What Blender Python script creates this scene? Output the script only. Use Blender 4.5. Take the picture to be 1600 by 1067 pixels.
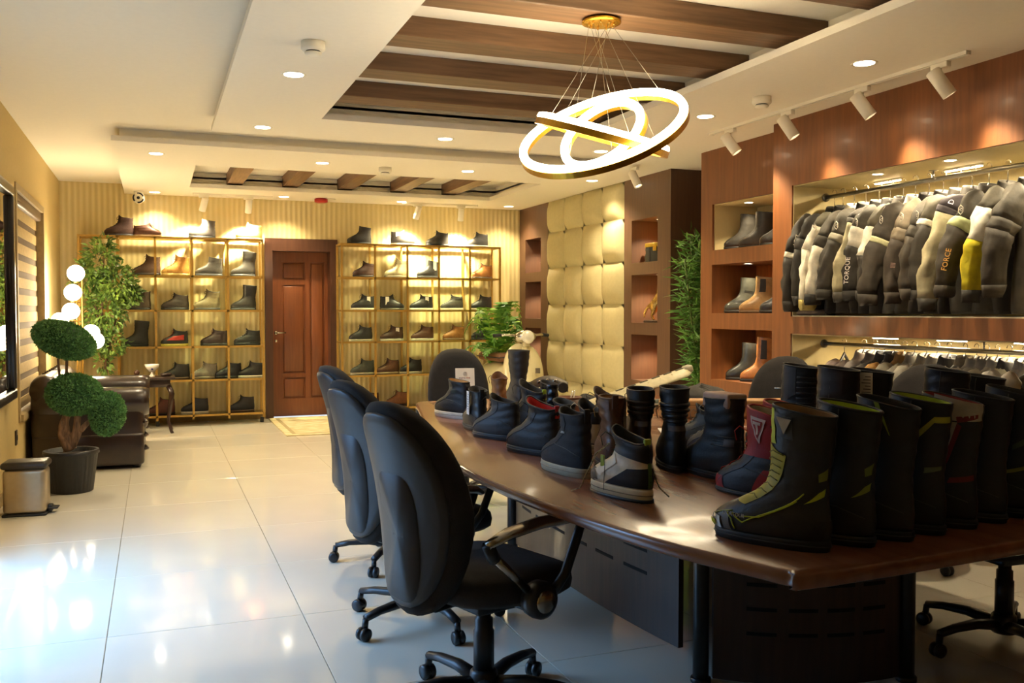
import bpy, bmesh, math, random
from mathutils import Vector, Matrix, noise, Quaternion
R = math.radians
random.seed(7)
S = bpy.context.scene
C = S.collection
for o in list(bpy.data.objects): bpy.data.objects.remove(o)

# ------------------------------------------------------------------ camera
cam = bpy.data.objects.new('camera', bpy.data.cameras.new('camera')); C.objects.link(cam)
cam.data.sensor_width = 36; cam.data.lens = 1447*36/1600; cam.data.clip_start = .05
cam.location = (0, 0, 1.30)
cam.rotation_euler = (R(90-1.905), 0, R(-21.11))
S.camera = cam
S.view_settings.view_transform = 'Standard'; S.view_settings.look = 'None'
S.view_settings.exposure = 0.58; S.view_settings.gamma = 1; S.view_settings.use_curve_mapping = False

# ------------------------------------------------------------------ world: daylight seen through the open glazing behind the camera's left
W = bpy.data.worlds.new('world'); S.world = W; W.use_nodes = True
# blue sky above the horizon, dim grey street below it
_n = W.node_tree.nodes; _l = W.node_tree.links
_tc = _n.new('ShaderNodeTexCoord'); _sx = _n.new('ShaderNodeSeparateXYZ'); _cr = _n.new('ShaderNodeValToRGB')
_l.new(_tc.outputs['Generated'], _sx.inputs[0]); _l.new(_sx.outputs['Z'], _cr.inputs[0])
_cr.color_ramp.elements[0].color = (.05, .055, .06, 1); _cr.color_ramp.elements[0].position = 0
_cr.color_ramp.elements[1].color = (.26, .54, 1, 1); _cr.color_ramp.elements[1].position = .5
_l.new(_cr.outputs[0], _n['Background'].inputs[0]); _n['Background'].inputs[1].default_value = 10.5

WARM = (1, .74, .42); WARM2 = (1, .83, .54)
def spot(x, y, z, tx, ty, tz, power, angle=70, blend=.6, col=WARM, size=.03):
    l = bpy.data.lights.new('spot_light', 'SPOT'); l.energy = power; l.color = col
    l.spot_size = R(angle); l.spot_blend = blend; l.shadow_soft_size = size
    o = bpy.data.objects.new('spot_light', l); C.objects.link(o); o.location = (x, y, z)
    o.rotation_euler = (Vector((tx, ty, tz))-Vector((x, y, z))).to_track_quat('-Z', 'Y').to_euler()
    return o
def area(x, y, z, sx, sy, power, col=WARM, rot=(0, 0, 0)):
    l = bpy.data.lights.new('strip_light', 'AREA'); l.shape = 'RECTANGLE'; l.size = sx; l.size_y = sy
    l.energy = power; l.color = col
    o = bpy.data.objects.new('strip_light', l); C.objects.link(o); o.location = (x, y, z); o.rotation_euler = rot
    return o

# ------------------------------------------------------------------ materials
def hexc(h):
    v = [int(h[i:i+2], 16)/255 for i in (0, 2, 4)]
    return tuple(c/12.92 if c <= .04045 else ((c+.055)/1.055)**2.4 for c in v)
MC = {}
def mat(h, rough=.6, metal=0, var=.08, scale=30, bump=0, bscale=60, emit=0, coat=0, stretch=None, h2=None, trans=0, sheen=0):
    key = (h, rough, metal, var, scale, bump, bscale, emit, coat, stretch, h2, trans, sheen)
    if key in MC: return MC[key]
    m = bpy.data.materials.new('material_'+h); m.use_nodes = True; MC[key] = m
    nt = m.node_tree; N = nt.nodes; Lk = nt.links; b = N['Principled BSDF']
    c = hexc(h)
    b.inputs['Roughness'].default_value = rough; b.inputs['Metallic'].default_value = metal
    b.inputs['Coat Weight'].default_value = coat; b.inputs['Coat Roughness'].default_value = .08
    if trans: b.inputs['Transmission Weight'].default_value = trans
    if sheen: b.inputs['Sheen Weight'].default_value = sheen
    tc = N.new('ShaderNodeTexCoord'); mp = N.new('ShaderNodeMapping')
    Lk.new(tc.outputs['Object'], mp.inputs[0])
    if stretch: mp.inputs['Scale'].default_value = stretch
    n = N.new('ShaderNodeTexNoise'); n.inputs['Scale'].default_value = scale; n.inputs['Detail'].default_value = 3
    Lk.new(mp.outputs[0], n.inputs['Vector'])
    r = N.new('ShaderNodeValToRGB')
    c2 = hexc(h2) if h2 else tuple(x*(1-var*2) for x in c)
    r.color_ramp.elements[0].color = (*c2, 1); r.color_ramp.elements[0].position = .35
    r.color_ramp.elements[1].color = (*c, 1); r.color_ramp.elements[1].position = .65
    Lk.new(n.outputs['Fac'], r.inputs[0]); Lk.new(r.outputs[0], b.inputs['Base Color'])
    if bump:
        n2 = N.new('ShaderNodeTexNoise'); n2.inputs['Scale'].default_value = bscale; n2.inputs['Detail'].default_value = 4
        Lk.new(mp.outputs[0], n2.inputs['Vector'])
        bp = N.new('ShaderNodeBump'); bp.inputs['Strength'].default_value = bump; bp.inputs['Distance'].default_value = .004
        Lk.new(n2.outputs['Fac'], bp.inputs['Height']); Lk.new(bp.outputs[0], b.inputs['Normal'])
    if emit:
        b.inputs['Emission Color'].default_value = (*c, 1); b.inputs['Emission Strength'].default_value = emit
    return m
def glass_mat():
    m = bpy.data.materials.new('clear_glass'); m.use_nodes = True; nt = m.node_tree; N = nt.nodes; N.remove(N['Principled BSDF'])
    tr = N.new('ShaderNodeBsdfTransparent'); tr.inputs[0].default_value = (.90, .93, .88, 1)
    gl = N.new('ShaderNodeBsdfGlossy'); gl.inputs['Roughness'].default_value = .04
    fr = N.new('ShaderNodeFresnel'); fr.inputs['IOR'].default_value = 1.45; mx = N.new('ShaderNodeMixShader')
    nt.links.new(fr.outputs[0], mx.inputs[0]); nt.links.new(tr.outputs[0], mx.inputs[1]); nt.links.new(gl.outputs[0], mx.inputs[2])
    nt.links.new(mx.outputs[0], N['Material Output'].inputs[0]); return m
def wood(h, h2, rough=.35, coat=.2, axis='z', scale=6):
    st = {'x': (.12, 1.6, 1.6), 'y': (1.6, .12, 1.6), 'z': (1.6, 1.6, .12)}[axis]
    return mat(h, rough, h2=h2, scale=scale*4, stretch=st, bump=.12, bscale=50, coat=coat)
def wallpaper():
    m = bpy.data.materials.new('striped_wallpaper'); m.use_nodes = True
    nt = m.node_tree; N = nt.nodes; Lk = nt.links; b = N['Principled BSDF']; b.inputs['Roughness'].default_value = .5
    tc = N.new('ShaderNodeTexCoord'); w = N.new('ShaderNodeTexWave'); w.bands_direction = 'X'; w.inputs['Scale'].default_value = 5.2
    w.inputs['Distortion'].default_value = .15; w.inputs['Detail'].default_value = 0
    Lk.new(tc.outputs['Object'], w.inputs['Vector'])
    r = N.new('ShaderNodeValToRGB'); r.color_ramp.elements[0].color = (*hexc('cbb67e'), 1); r.color_ramp.elements[1].color = (*hexc('d6c38e'), 1)
    Lk.new(w.outputs['Fac'], r.inputs[0]); Lk.new(r.outputs[0], b.inputs['Base Color'])
    bp = N.new('ShaderNodeBump'); bp.inputs['Strength'].default_value = .5; bp.inputs['Distance'].default_value = .01
    Lk.new(w.outputs['Fac'], bp.inputs['Height']); Lk.new(bp.outputs[0], b.inputs['Normal'])
    return m

# ------------------------------------------------------------------ mesh builder
class MB:
    def __init__(s): s.v = []; s.f = []; s.flat = set()
    def add(s, vs, fs, M=None, flat=False):
        o = len(s.v)
        s.v += [tuple(M @ Vector(v)) if M else tuple(v) for v in vs]
        for f in fs:
            if flat: s.flat.add(len(s.f))
            s.f.append([i+o for i in f])
        return s
    def box(s, x0, x1, y0, y1, z0, z1, M=None):
        vs = [(x, y, z) for z in (z0, z1) for y in (y0, y1) for x in (x0, x1)]
        return s.add(vs, [(0, 2, 3, 1), (4, 5, 7, 6), (0, 1, 5, 4), (2, 6, 7, 3), (0, 4, 6, 2), (1, 3, 7, 5)], M, True)
    def rbox(s, x0, x1, y0, y1, z0, z1, r=.01, seg=2, M=None):
        bm = bmesh.new(); bmesh.ops.create_cube(bm, size=1)
        for v in bm.verts: v.co = Vector(((x0+x1)/2+v.co.x*(x1-x0), (y0+y1)/2+v.co.y*(y1-y0), (z0+z1)/2+v.co.z*(z1-z0)))
        r = min(r, .49*min(x1-x0, y1-y0, z1-z0))
        bmesh.ops.bevel(bm, geom=bm.edges[:], offset=r, segments=seg, profile=.5, affect='EDGES')
        bm.verts.index_update()
        s.add([v.co[:] for v in bm.verts], [[v.index for v in f.verts] for f in bm.faces], M, seg < 2)
        bm.free(); return s
    def loft(s, rings, cap0=True, cap1=True, closed=True, M=None):
        n = len(rings[0]); vs = [p for r in rings for p in r]; fs = []
        for i in range(len(rings)-1):
            for j in range(n if closed else n-1):
                k = (j+1) % n
                fs.append((i*n+j, i*n+k, (i+1)*n+k, (i+1)*n+j))
        if cap0: fs.append(tuple(range(n))[::-1])
        if cap1: fs.append(tuple(range((len(rings)-1)*n, len(rings)*n)))
        return s.add(vs, fs, M)
    def tube(s, pts, r, n=8, cap=True, closed=False, M=None, squash=None):
        pts = [Vector(p) for p in pts]; m = len(pts); rings = []
        up = None
        for i, p in enumerate(pts):
            if closed: t = pts[(i+1) % m]-pts[i-1]
            else: t = pts[min(i+1, m-1)]-pts[max(i-1, 0)]
            t = t.normalized() if t.length > 1e-9 else Vector((0, 0, 1))
            if up is None:
                up = Vector((0, 0, 1)) if abs(t.z) < .9 else Vector((0, 1, 0))
            a = (up-t*up.dot(t))
            a = a.normalized() if a.length > 1e-6 else t.orthogonal().normalized()
            up = a; b = t.cross(a)
            rr = r[i] if isinstance(r, (list, tuple)) else r
            sq = squash or (1, 1)
            rings.append([tuple(p+a*(rr*sq[0]*math.cos(q))+b*(rr*sq[1]*math.sin(q))) for q in [2*math.pi*j/n for j in range(n)]])
        if closed: rings.append(rings[0]); return s.loft(rings, False, False, M=M)
        return s.loft(rings, cap, cap, M=M)
    def lathe(s, prof, n=20, M=None, cap=True):
        rings = [[(r*math.cos(2*math.pi*j/n), r*math.sin(2*math.pi*j/n), z) for j in range(n)] for r, z in prof]
        return s.loft(rings, cap, cap, M=M)
    def cyl(s, x, y, z0, z1, r, n=16, M=None):
        T = Matrix.Translation((x, y, 0)); T = M @ T if M else T
        e = min(.003, r*.2)
        return s.lathe([(r-e, z0), (r, z0+e), (r, z1-e), (r-e, z1)], n, T)
    def ball(s, c, r, n=12, M=None, sc=(1, 1, 1)):
        rings = []
        for i in range(1, n//2*2):
            a = math.pi*i/(n//2*2)
            rings.append([(c[0]+sc[0]*r*math.sin(a)*math.cos(2*math.pi*j/n), c[1]+sc[1]*r*math.sin(a)*math.sin(2*math.pi*j/n), c[2]-sc[2]*r*math.cos(a)) for j in range(n)])
        return s.loft(rings, M=M)
    def quad(s, a, b, c, d): return s.add([a, b, c, d], [(0, 1, 2, 3)])
def link(name, mb, m, parent=None, smooth=True, data=None):
    if data is None:
        data = bpy.data.meshes.new(name); data.from_pydata(mb.v, [], mb.f)
        if smooth: data.polygons.foreach_set('use_smooth', [i not in mb.flat for i in range(len(mb.f))])
        data.materials.append(m); data.update()
    o = bpy.data.objects.new(name, data); C.objects.link(o)
    if parent: o.parent = parent
    return o
def tag(o, label, cat, group=None):
    o['label'] = label; o['category'] = cat
    if group: o['group'] = group
    return o
def thing(name, label, cat, loc=(0, 0, 0), rz=0, group=None):
    o = bpy.data.objects.new(name, None); C.objects.link(o); o.location = loc; o.rotation_euler = (0, 0, rz)
    o.empty_display_size = .1
    return tag(o, label, cat, group)
def struct(name, mb, m, smooth=True, parent=None):
    o = link(name, mb, m, parent, smooth)
    if not parent: o['kind'] = 'structure'
    return o
def text(name, body, size, m, parent, M, extrude=.0006):
    cu = bpy.data.curves.new(name, 'FONT'); cu.body = body; cu.size = size; cu.extrude = extrude
    cu.align_x = 'CENTER'; cu.align_y = 'CENTER'; cu.resolution_u = 2
    t = bpy.data.objects.new(name, cu)
    C.objects.link(t)
    dg = bpy.context.evaluated_depsgraph_get(); dg.update()
    me = bpy.data.meshes.new_from_object(t.evaluated_get(dg))
    bpy.data.objects.remove(t); bpy.data.curves.remove(cu)
    me.transform(M); me.materials.clear(); me.materials.append(m)
    o = bpy.data.objects.new(name, me); C.objects.link(o); o.parent = parent
    return o
def RZ(a): return Matrix.Rotation(a, 4, 'Z')
def TR(x, y, z): return Matrix.Translation((x, y, z))

# ------------------------------------------------------------------ palette
ceil_m = mat('ece4d2', .8, var=.01)
wall_m = mat('cdb479', .7, var=.02, bump=.1, bscale=150)
cherry = wood('7e4920', '70401b', .5, .04)
cherry_d = wood('5e402c', '573a28', .5, .05)
cherry_x = wood('804a20', '72411b', .5, .04, 'z')
niche_cream = mat('c9b784', .6, var=.02)
beam_m = wood('76563a', '5f4329', .5, .05, 'x')
beam_my = wood('76563a', '5f4329', .5, .05, 'y')
white_m = mat('eee6d2', .45, var=.01)
brass = mat('b8924a', .32, .85, var=.05)
brass_paint = mat('c29a4c', .4, .5, var=.05)
chrome = mat('c9c4b8', .18, 1, var=.03)
steel = mat('9a958a', .3, 1, var=.03)
black_p = mat('18181a', .4, var=.05)
glow = mat('ffefcc', .5, emit=20, var=0)
glow_l = mat('fff0d0', .5, emit=14, var=0)

# ------------------------------------------------------------------ the room
XL, D, XC, XA, XB, YN = -.97, 11.45, 4.53, 4.33, 4.15, -1.6
ZL, ZM, ZH, ZT = 2.63, 2.672, 2.74, 2.81
floor = struct('floor', MB().box(XL-.1, 5.4, YN, D, -.06, -.006), mat('8d8470', .8))
tile_m = mat('ddd6c4', .07, var=.015, scale=3, coat=.3)
me = None
for i in range(9):
    for j in range(-6, 10):
        x0 = -.19-.77*2+.77*i; y0 = 3.985+.87*(j); x1 = x0+.767; y1 = y0+.867
        ax0, ax1, ay0, ay1 = max(x0, XL), min(x1, 5.3), max(y0, YN), min(y1, D)
        if ax1-ax0 < .02 or ay1-ay0 < .02: continue
        full = (ax0, ax1, ay0, ay1) == (x0, x1, y0, y1)
        if full and me:
            o = link('floor_tile', None, None, floor, data=me)
        else:
            o = link('floor_tile', MB().rbox(0, ax1-ax0, 0, ay1-ay0, -.01, 0, .0012, 1), tile_m, floor, False)
            if full: me = o.data
        o.location = (ax0, ay0, 0)

# left wall with window recess and the open glazed front beside the camera
wl = MB()
WY0, WY1, WZ0, WZ1 = 7.92, 9.72, .50, 2.22
wl.box(XL-.25, XL, 5.4, WY0, 0, 2.9).box(XL-.25, XL, WY1, D+.2, 0, 2.9).box(XL-.25, XL, WY0, WY1, 0, WZ0).box(XL-.25, XL, WY0, WY1, WZ1, 2.9)
wl.box(XL-.25, XL, YN, 5.4, 2.15, 2.9).box(XL-.25, XL, YN, 3.5, 0, 2.45)
struct('wall_left', wl, wall_m)
struct('wall_back', MB().box(XL-.25, 1.24, D, D+.2, 0, 2.9).box(2.11, 5.4, D, D+.2, 0, 2.9).box(1.24, 2.11, D, D+.2, 2.17, 2.9), wallpaper())
struct('wall_front', MB().box(XL-.25, 5.4, YN-.2, YN, 0, 2.9), mat('cdbb90', .8))
# glazed front frame
wf = MB()
for y in (3.53, 5.36): wf.box(XL-.12, XL-.04, y-.03, y+.03, 0, 2.16)
wf.box(XL-.12, XL-.04, 3.5, 5.4, 2.10, 2.16).box(XL-.12, XL-.04, 3.5, 5.4, 0, .04)
struct('window_1', wf, mat('3a3834', .4, .6))
# window with banded blind
fr = MB(); t = .05
fr.box(XL-.099, XL+.012, WY0-t, WY0+.004, WZ0-t, WZ1+t).box(XL-.099, XL+.012, WY1-.004, WY1+t, WZ0-t, WZ1+t).box(XL-.099, XL+.012, WY0+.004, WY1-.004, WZ1-.004, WZ1+t).box(XL-.099, XL+.03, WY0+.004, WY1-.004, WZ0-t, WZ0+.004)
win = struct('window_2', fr, mat('b09a70', .5))
link('pane', MB().box(XL-.11, XL-.10, WY0, WY1, WZ0, WZ1), mat('2b2a28', .1), win)
bl = thing('zebra_blind', 'zebra roller blind with cream and brown bands in the left wall window', 'blind', (XL-.055, (WY0+WY1)/2, WZ1))
link('cassette', MB().rbox(-.035, .05, -.89, .89, -.09, 0, .02), mat('6b5235', .5), bl)
k = 0; z = -.09
while z > -1.68:
    hgt = .085 if k % 2 == 0 else .055
    link('fabric_band', MB().box(-.004 if k % 2 else 0, .0 if k % 2 else .006, -.885, .885, z-hgt, z), mat('c8ad74' if k % 2 == 0 else '70593a', .8, bump=.1), bl, False)
    z -= hgt; k += 1
link('bottom_rail', MB().rbox(-.012, .012, -.86, .86, z-.03, z, .006), mat('9a8358', .4), bl)

# right hand walls: niche wall C, front units A and B, alcove
wc = MB()
wc.box(XC, XC+.5, 11.25, D, 0, ZL)
wc.box(XC, XC+.5, 10.5, 10.73, 0, ZL)
for z0, z1 in ((0, .62), (1.08, 1.20), (1.67, 1.79), (2.22, ZL)): wc.box(XC, XC+.5, 10.73, 11.25, z0, z1)
wc.box(XC+.45, XC+.5, 10.73, 11.25, 0, ZL)
wc.box(XC+.04, XC+.5, 8.52, 10.5, 0, ZL)
wc.box(XC, XC+.5, 8.36, 8.52, 0, ZL).box(XC, XC+.5, 7.6, 7.84, 0, ZL)
for z0, z1 in ((0, .60), (1.06, 1.18), (1.66, 1.78), (2.21, ZL)): wc.box(XC, XC+.5, 7.84, 8.36, z0, z1)
wc.box(XC+.36, XC+.5, 7.84, 8.36, 0, ZL)
wall_r = struct('wall_right', wc, cherry_d)
liner = MB().box(XA+.44, XA+.449, 5.551, 6.599, .731, 1.149).box(XA+.44, XA+.449, 5.551, 6.599, 1.281, 1.679)
for y0, y1, dp, zs in ((10.73, 11.25, .45, ((.62, 1.08), (1.20, 1.67), (1.79, 2.22))), (7.84, 8.36, .36, ((.60, 1.06), (1.18, 1.66), (1.78, 2.21)))):
    for z0, z1 in zs:
        liner.box(XC+dp-.01, XC+dp-.002, y0+.001, y1-.001, z0, z1)
struct('trim_1', liner, wood('b8642a', 'a25420', .4, .1))
al = MB(); al.box(5.15, 5.25, 6.77, 7.6, 0, ZL).box(XC+.5, 5.25, 7.58, 7.62, 0, ZL).box(XC+.4, 5.25, 6.72, 6.77, 0, ZL)
struct('wall_alcove', al, cherry_d)
# unit A: boot niches
ua = MB(); Y0, Y1 = 5.55, 6.60
ua.box(XA, XA+.5, Y1, 6.77, 0, ZL)
AZ = ((.73, 1.15), (1.28, 1.68), (1.80, 2.18))
for z0, z1 in ((0, .73), (1.15, 1.28), (1.68, 1.80), (2.18, ZL)): ua.box(XA, XA+.5, Y0, Y1, z0, z1)
ua.box(XA+.45, XA+.5, Y0, Y1, 0, ZL)
struct('wall_right_middle', ua, cherry)
struct('trim_2', MB().box(XA+.44, XA+.449, Y0, Y1, 1.8, 2.18).box(XA+.02, XA+.44, Y1-.008, Y1-.001, 1.8, 2.18).box(XA+.02, XA+.44, Y0, Y1, 2.173, 2.179), niche_cream)
# unit B: jacket bays
ub = MB(); BY0 = 1.9; BY1 = 5.34
ub.box(XB, XB+.84, BY1, 5.55, 0, ZL).box(XB, XB+.84, BY0-.2, BY0, 0, ZL)
for z0, z1 in ((0, .3), (1.14, 1.26), (2.17, ZL)): ub.box(XB, XB+.84, BY0, BY1, z0, z1)
ub.box(XB+.78, XB+.84, BY0, BY1, 0, ZL).box(XB, 5.4, YN, BY0-.2, 0, ZL)
struct('wall_right_front', ub, cherry_x)
ln = MB()
for z0, z1 in ((.3, 1.14), (1.26, 2.17)):
    ln.box(XB+.772, XB+.779, BY0, BY1, z0, z1).box(XB+.012, XB+.772, BY1-.008, BY1-.001, z0, z1).box(XB+.012, XB+.772, BY0, BY1, z1-.008, z1-.001)
struct('trim_3', ln, niche_cream)
struct('trim_4', MB().box(XB+.012, XB+.77, BY0, BY1, 1.26, 1.266), mat('cfc6ae', .3))
struct('wall_outer', MB().box(5.3, 5.4, YN, D, 0, 2.9), cherry_d)

# ------------------------------------------------------------------ ceiling
def ring(mb, x0, x1, y0, y1, hx0, hx1, hy0, hy1, z0, z1):
    mb.box(x0, hx0, y0, y1, z0, z1).box(hx1, x1, y0, y1, z0, z1).box(hx0, hx1, y0, hy0, z0, z1).box(hx0, hx1, hy1, y1, z0, z1)
ce = MB()
T1 = (.85, 3.3, 1.2, 6.66); T2 = (.25, 3.92, 8.85, 10.72)
X1 = 5.4
ce.box(XL, X1, YN, T1[2], ZH, 2.95).box(XL, T1[0], T1[2], T1[3], ZH, 2.95).box(T1[1], X1, T1[2], T1[3], ZH, 2.95)
ce.box(XL, X1, T1[3], T2[2], ZH, 2.95).box(XL, T2[0], T2[2], T2[3], ZH, 2.95).box(T2[1], X1, T2[2], T2[3], ZH, 2.95).box(XL, X1, T2[3], D, ZH, 2.95)
ce.box(XL, X1, YN, D, ZT, 2.95)
ceiling = struct('ceiling', ce, ceil_m)
lo = MB()
ring(lo, .41, X1, YN, 7.25, 1.10, 3.06, 1.4, 6.52, ZL, ZM)
struct('soffit', lo, ceil_m, parent=ceiling)
up = MB(); ring(up, .47, X1, YN, 7.19, T1[0], T1[1], T1[2], T1[3], ZM, ZH+.02)
struct('soffit_step', up, ceil_m, parent=ceiling)
lo = MB(); ring(lo, -.30, X1, 7.92, D, .37, 3.80, 9.0, 10.6, ZL, ZM); lo.box(3.95, X1, 7.25, 7.92, ZL, ZM)
struct('soffit', lo, ceil_m, parent=ceiling)
up = MB(); ring(up, -.24, X1, 7.98, D, T2[0], T2[1], T2[2], T2[3], ZM, ZH+.02); up.box(4.1, X1, 7.05, 8.05, ZM, ZH+.02)
struct('soffit_step', up, ceil_m, parent=ceiling)
for i, y in enumerate((1.87, 2.57, 3.27, 3.96, 4.65, 5.36, 6.08)):
    link('beam', MB().rbox(T1[0], T1[1], y, y+.22, 2.705, ZT, .004, 1), beam_m, ceiling)
for i, x in enumerate((.76, 1.36, 1.98, 2.6, 3.23)):
    link('beam', MB().rbox(x, x+.17, T2[2], T2[3], 2.69, ZT, .004, 1), beam_my, ceiling)

# padded wall panels
pz_ = [.04, .47, .93, 1.37, 1.81, 2.25, ZL]
pad_m = mat('c6b98a', .75, var=.03, bump=.15, bscale=200)
pw = struct('padding_board', MB().box(XC+.005, XC+.04, 8.52, 10.5, 0, ZL), pad_m, parent=wall_r)
for i in range(4):
    for j in range(6):
        y0 = 8.52+.495*i; z0, z1 = pz_[j], pz_[j+1]; mb = MB(); n = 9; vs = []; fs = []
        for a in range(n):
            for b in range(n):
                u, v = a/(n-1), b/(n-1)
                h = (1-abs(2*u-1)**3.2)**.8*(1-abs(2*v-1)**3.2)**.8
                vs.append((XC-.005-.075*h+.01, y0+.003+.489*u, z0+.003+(z1-z0-.006)*v))
        for a in range(n-1):
            for b in range(n-1): fs.append((a*n+b, (a+1)*n+b, (a+1)*n+b+1, a*n+b+1))
        link('padded_panel', mb.add(vs, fs), pad_m, pw)

# door
dm = wood('7c4522', '703c1c', .4, .15, 'z'); dmf = wood('4e3020', '46291a', .4, .2, 'z')
dr = MB()
dr.box(1.24, 1.33, D-.03, D+.2, 0, 2.17).box(2.02, 2.11, D-.03, D+.2, 0, 2.17).box(1.33, 2.02, D-.03, D+.2, 2.02, 2.17)
df = struct('door_1', dr, dmf)
leaf = MB(); y = D+.16
leaf.box(1.33, 2.02, y+.02, y+.04, .0, 2.02)
for a in ((1.33, 1.46), (1.74, 1.80), (1.98, 2.02)): leaf.box(a[0], a[1], y, y+.02, .01, 2.02)
for a in ((1.46, 1.74), (1.80, 1.98)): leaf.box(a[0], a[1], y, y+.02, 1.9, 2.02).box(a[0], a[1], y, y+.02, .01, .22)
leaf.box(1.46, 1.74, y, y+.02, 1.62, 1.68).box(1.46, 1.74, y, y+.02, .48, .53)
lf = link('door_leaf', leaf, dm, df, False)
for a in ((1.46, 1.74, 1.68, 1.9), (1.46, 1.74, .53, 1.62), (1.46, 1.74, .22, .48), (1.80, 1.98, .22, 1.9)):
    link('door_panel', MB().rbox(a[0]+.018, a[1]-.018, y+.004, y+.03, a[2]+.018, a[3]-.018, .012, 2), dm, lf)
h = MB().cyl(0, 0, 0, .012, .022, 14, TR(1.385, y, 1.03) @ Matrix.Rotation(R(90), 4, 'X'))
h.tube([(1.385, y-.01, 1.03), (1.385, y-.045, 1.03), (1.40, y-.05, 1.03), (1.50, y-.05, 1.03)], .009, 8)
h.cyl(0, 0, 0, .01, .018, 12, TR(1.385, y, .93) @ Matrix.Rotation(R(90), 4, 'X'))
link('door_handle', h, chrome, lf)
struct('baseboard_back', MB().box(XL, 1.24, D-.012, D, 0, .08).box(2.11, XC, D-.012, D, 0, .08), mat('a58a58', .5))
struct('baseboard_left', MB().box(XL, XL+.012, 5.4, D, 0, .08), mat('a58a58', .5))

# ------------------------------------------------------------------ ceiling fixtures
DL = [(.75, 5.36, 'near the end of the left ceiling band, beside the smoke detector'), (.75, 6.97, 'at the far left corner of the near ceiling panel'),
      (.03, 8.45, 'at the near left corner of the far ceiling panel'), (.02, 11.2, 'above the left rack beside the camera'),
      (1.43, 8.45, 'first along the near edge of the far beam tray'), (2.12, 6.93, 'on the panel edge left of the chandelier'),
      (2.81, 8.45, 'second along the near edge of the far beam tray'), (1.43, 11.1, 'above the wooden door'),
      (2.84, 11.1, 'above the middle of the right brass rack'), (4.24, 11.1, 'in the far right corner of the ceiling'),
      (4.2, 8.6, 'in front of the padded wall'), (3.5, 7.0, 'behind the rings of the chandelier'),
      (3.54, 5.49, 'above the boot niches by the far spotlights'), (3.58, 4.01, 'above the jackets, nearest on the right')]
trim_l = MB().lathe([(.055, 0), (.068, -.004), (.07, -.001), (.07, 0)], 24)
disc_l = MB().lathe([(.001, -.002), (.054, -.002), (.054, 0)], 24)
for x, y, w in DL:
    t = thing('downlight', 'recessed downlight '+w, 'ceiling light', (x, y, ZL), group='recessed downlights')
    link('trim_ring', trim_l, white_m, t); link('lens', disc_l, glow_l, t)
    o = spot(0, 0, -.02, 0, 0, -2, 68, 120, .8, WARM2, .04); o.parent = t
for x, y, w in ((.75, 4.68, 'on the left ceiling band'), (3.55, 4.87, 'over the track spotlights on the right'), (2.02, 8.51, 'at the edge of the far beam tray')):
    t = thing('smoke_detector', 'white round smoke detector '+w, 'smoke detector', (x, y, ZL), group='smoke detectors')
    link('base', MB().lathe([(.058, 0), (.06, -.035), (.052, -.045)], 24), white_m, t)
    link('sensor_head', MB().lathe([(.036, -.045), (.036, -.05)], 20), black_p, t)
    link('cap', MB().lathe([(.042, -.052), (.04, -.062), (.02, -.068)], 20), white_m, t)
t = thing('fire_alarm', 'red round fire alarm beacon on the ceiling above the door', 'alarm', (1.86, 11.1, ZL))
link('base', MB().lathe([(.06, 0), (.078, -.01), (.078, -.045), (.06, -.052)], 20), mat('a3150f', .35), t)
link('cable_clip', MB().rbox(.09, .17, -.02, .02, -.015, 0), white_m, t)
t = thing('security_camera', 'white dome security camera with black rings above the left rack', 'camera', (-.15, 11.2, ZL))
link('mount', MB().lathe([(.05, 0), (.05, -.03)], 18), white_m, t)
link('ball', MB().ball((0, -.0, -.07), .065, 14), white_m, t)
for a in (20, 140, 260):
    pts = [(.052*math.cos(R(a+q)), -.045, -.075+.052*math.sin(R(a+q))) for q in range(0, 95, 12)]
    link('black_band', MB().tube(pts, .009, 6), black_p, t)
link('lens', MB().ball((0, -.058, -.075), .018, 10), black_p, t)

def spot_head(x, y, z, tx, ty, tz, label, power, ang, track_rot, grp, shadow=.03):
    t = thing('track_spotlight', label, 'spotlight', (x, y, z), group=grp)
    link('adapter', MB().rbox(-.055, .055, -.016, .016, -.05, -.02, .003, M=RZ(track_rot)), white_m, t)
    link('stem', MB().tube([(0, 0, -.05), (0, 0, -.08)], .007, 8), white_m, t)
    d = (Vector((tx, ty, tz))-Vector((x, y, z-.11))).normalized()
    q = d.to_track_quat('Z', 'Y').to_matrix().to_4x4(); M = TR(0, 0, -.12) @ q
    link('barrel', MB().lathe([(.03, -.075), (.038, -.07), (.038, .085), (.034, .086), (.032, .07)], 20, M), white_m, t)
    link('lens', MB().lathe([(.001, .071), (.031, .071)], 16, M), glow, t)
    if power:
        l = spot(*(Vector((0, 0, -.12))+d*.1), *(Vector((0, 0, -.12))+d*2), power, ang, 1, WARM2, shadow); l.parent = t
def track(x0, y0, x1, y1, label):
    t = thing('light_track', label, 'light track', (x0, y0, ZL)); a = math.atan2(y1-y0, x1-x0); L = math.hypot(x1-x0, y1-y0)
    link('rail', MB().box(0, L, -.017, -.006, -.02, 0, RZ(a)).box(0, L, .006, .017, -.02, 0, RZ(a)).box(0, L, -.006, .006, -.006, 0, RZ(a)), white_m, t)
    link('conductor', MB().box(.01, L-.01, -.005, .005, -.009, -.006, RZ(a)), black_p, t)
    link('end_cap', MB().rbox(L, L+.02, -.02, .02, -.024, 0, .003, M=RZ(a)), white_m, t)
track(3.9, 3.62, 3.9, 5.95, 'white ceiling track along the right wall over the jackets')
track(.42, 11.1, 1.28, 11.1, 'white ceiling track above the left rack')
track(2.85, 11.1, 3.8, 11.1, 'white ceiling track above the right rack')
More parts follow.
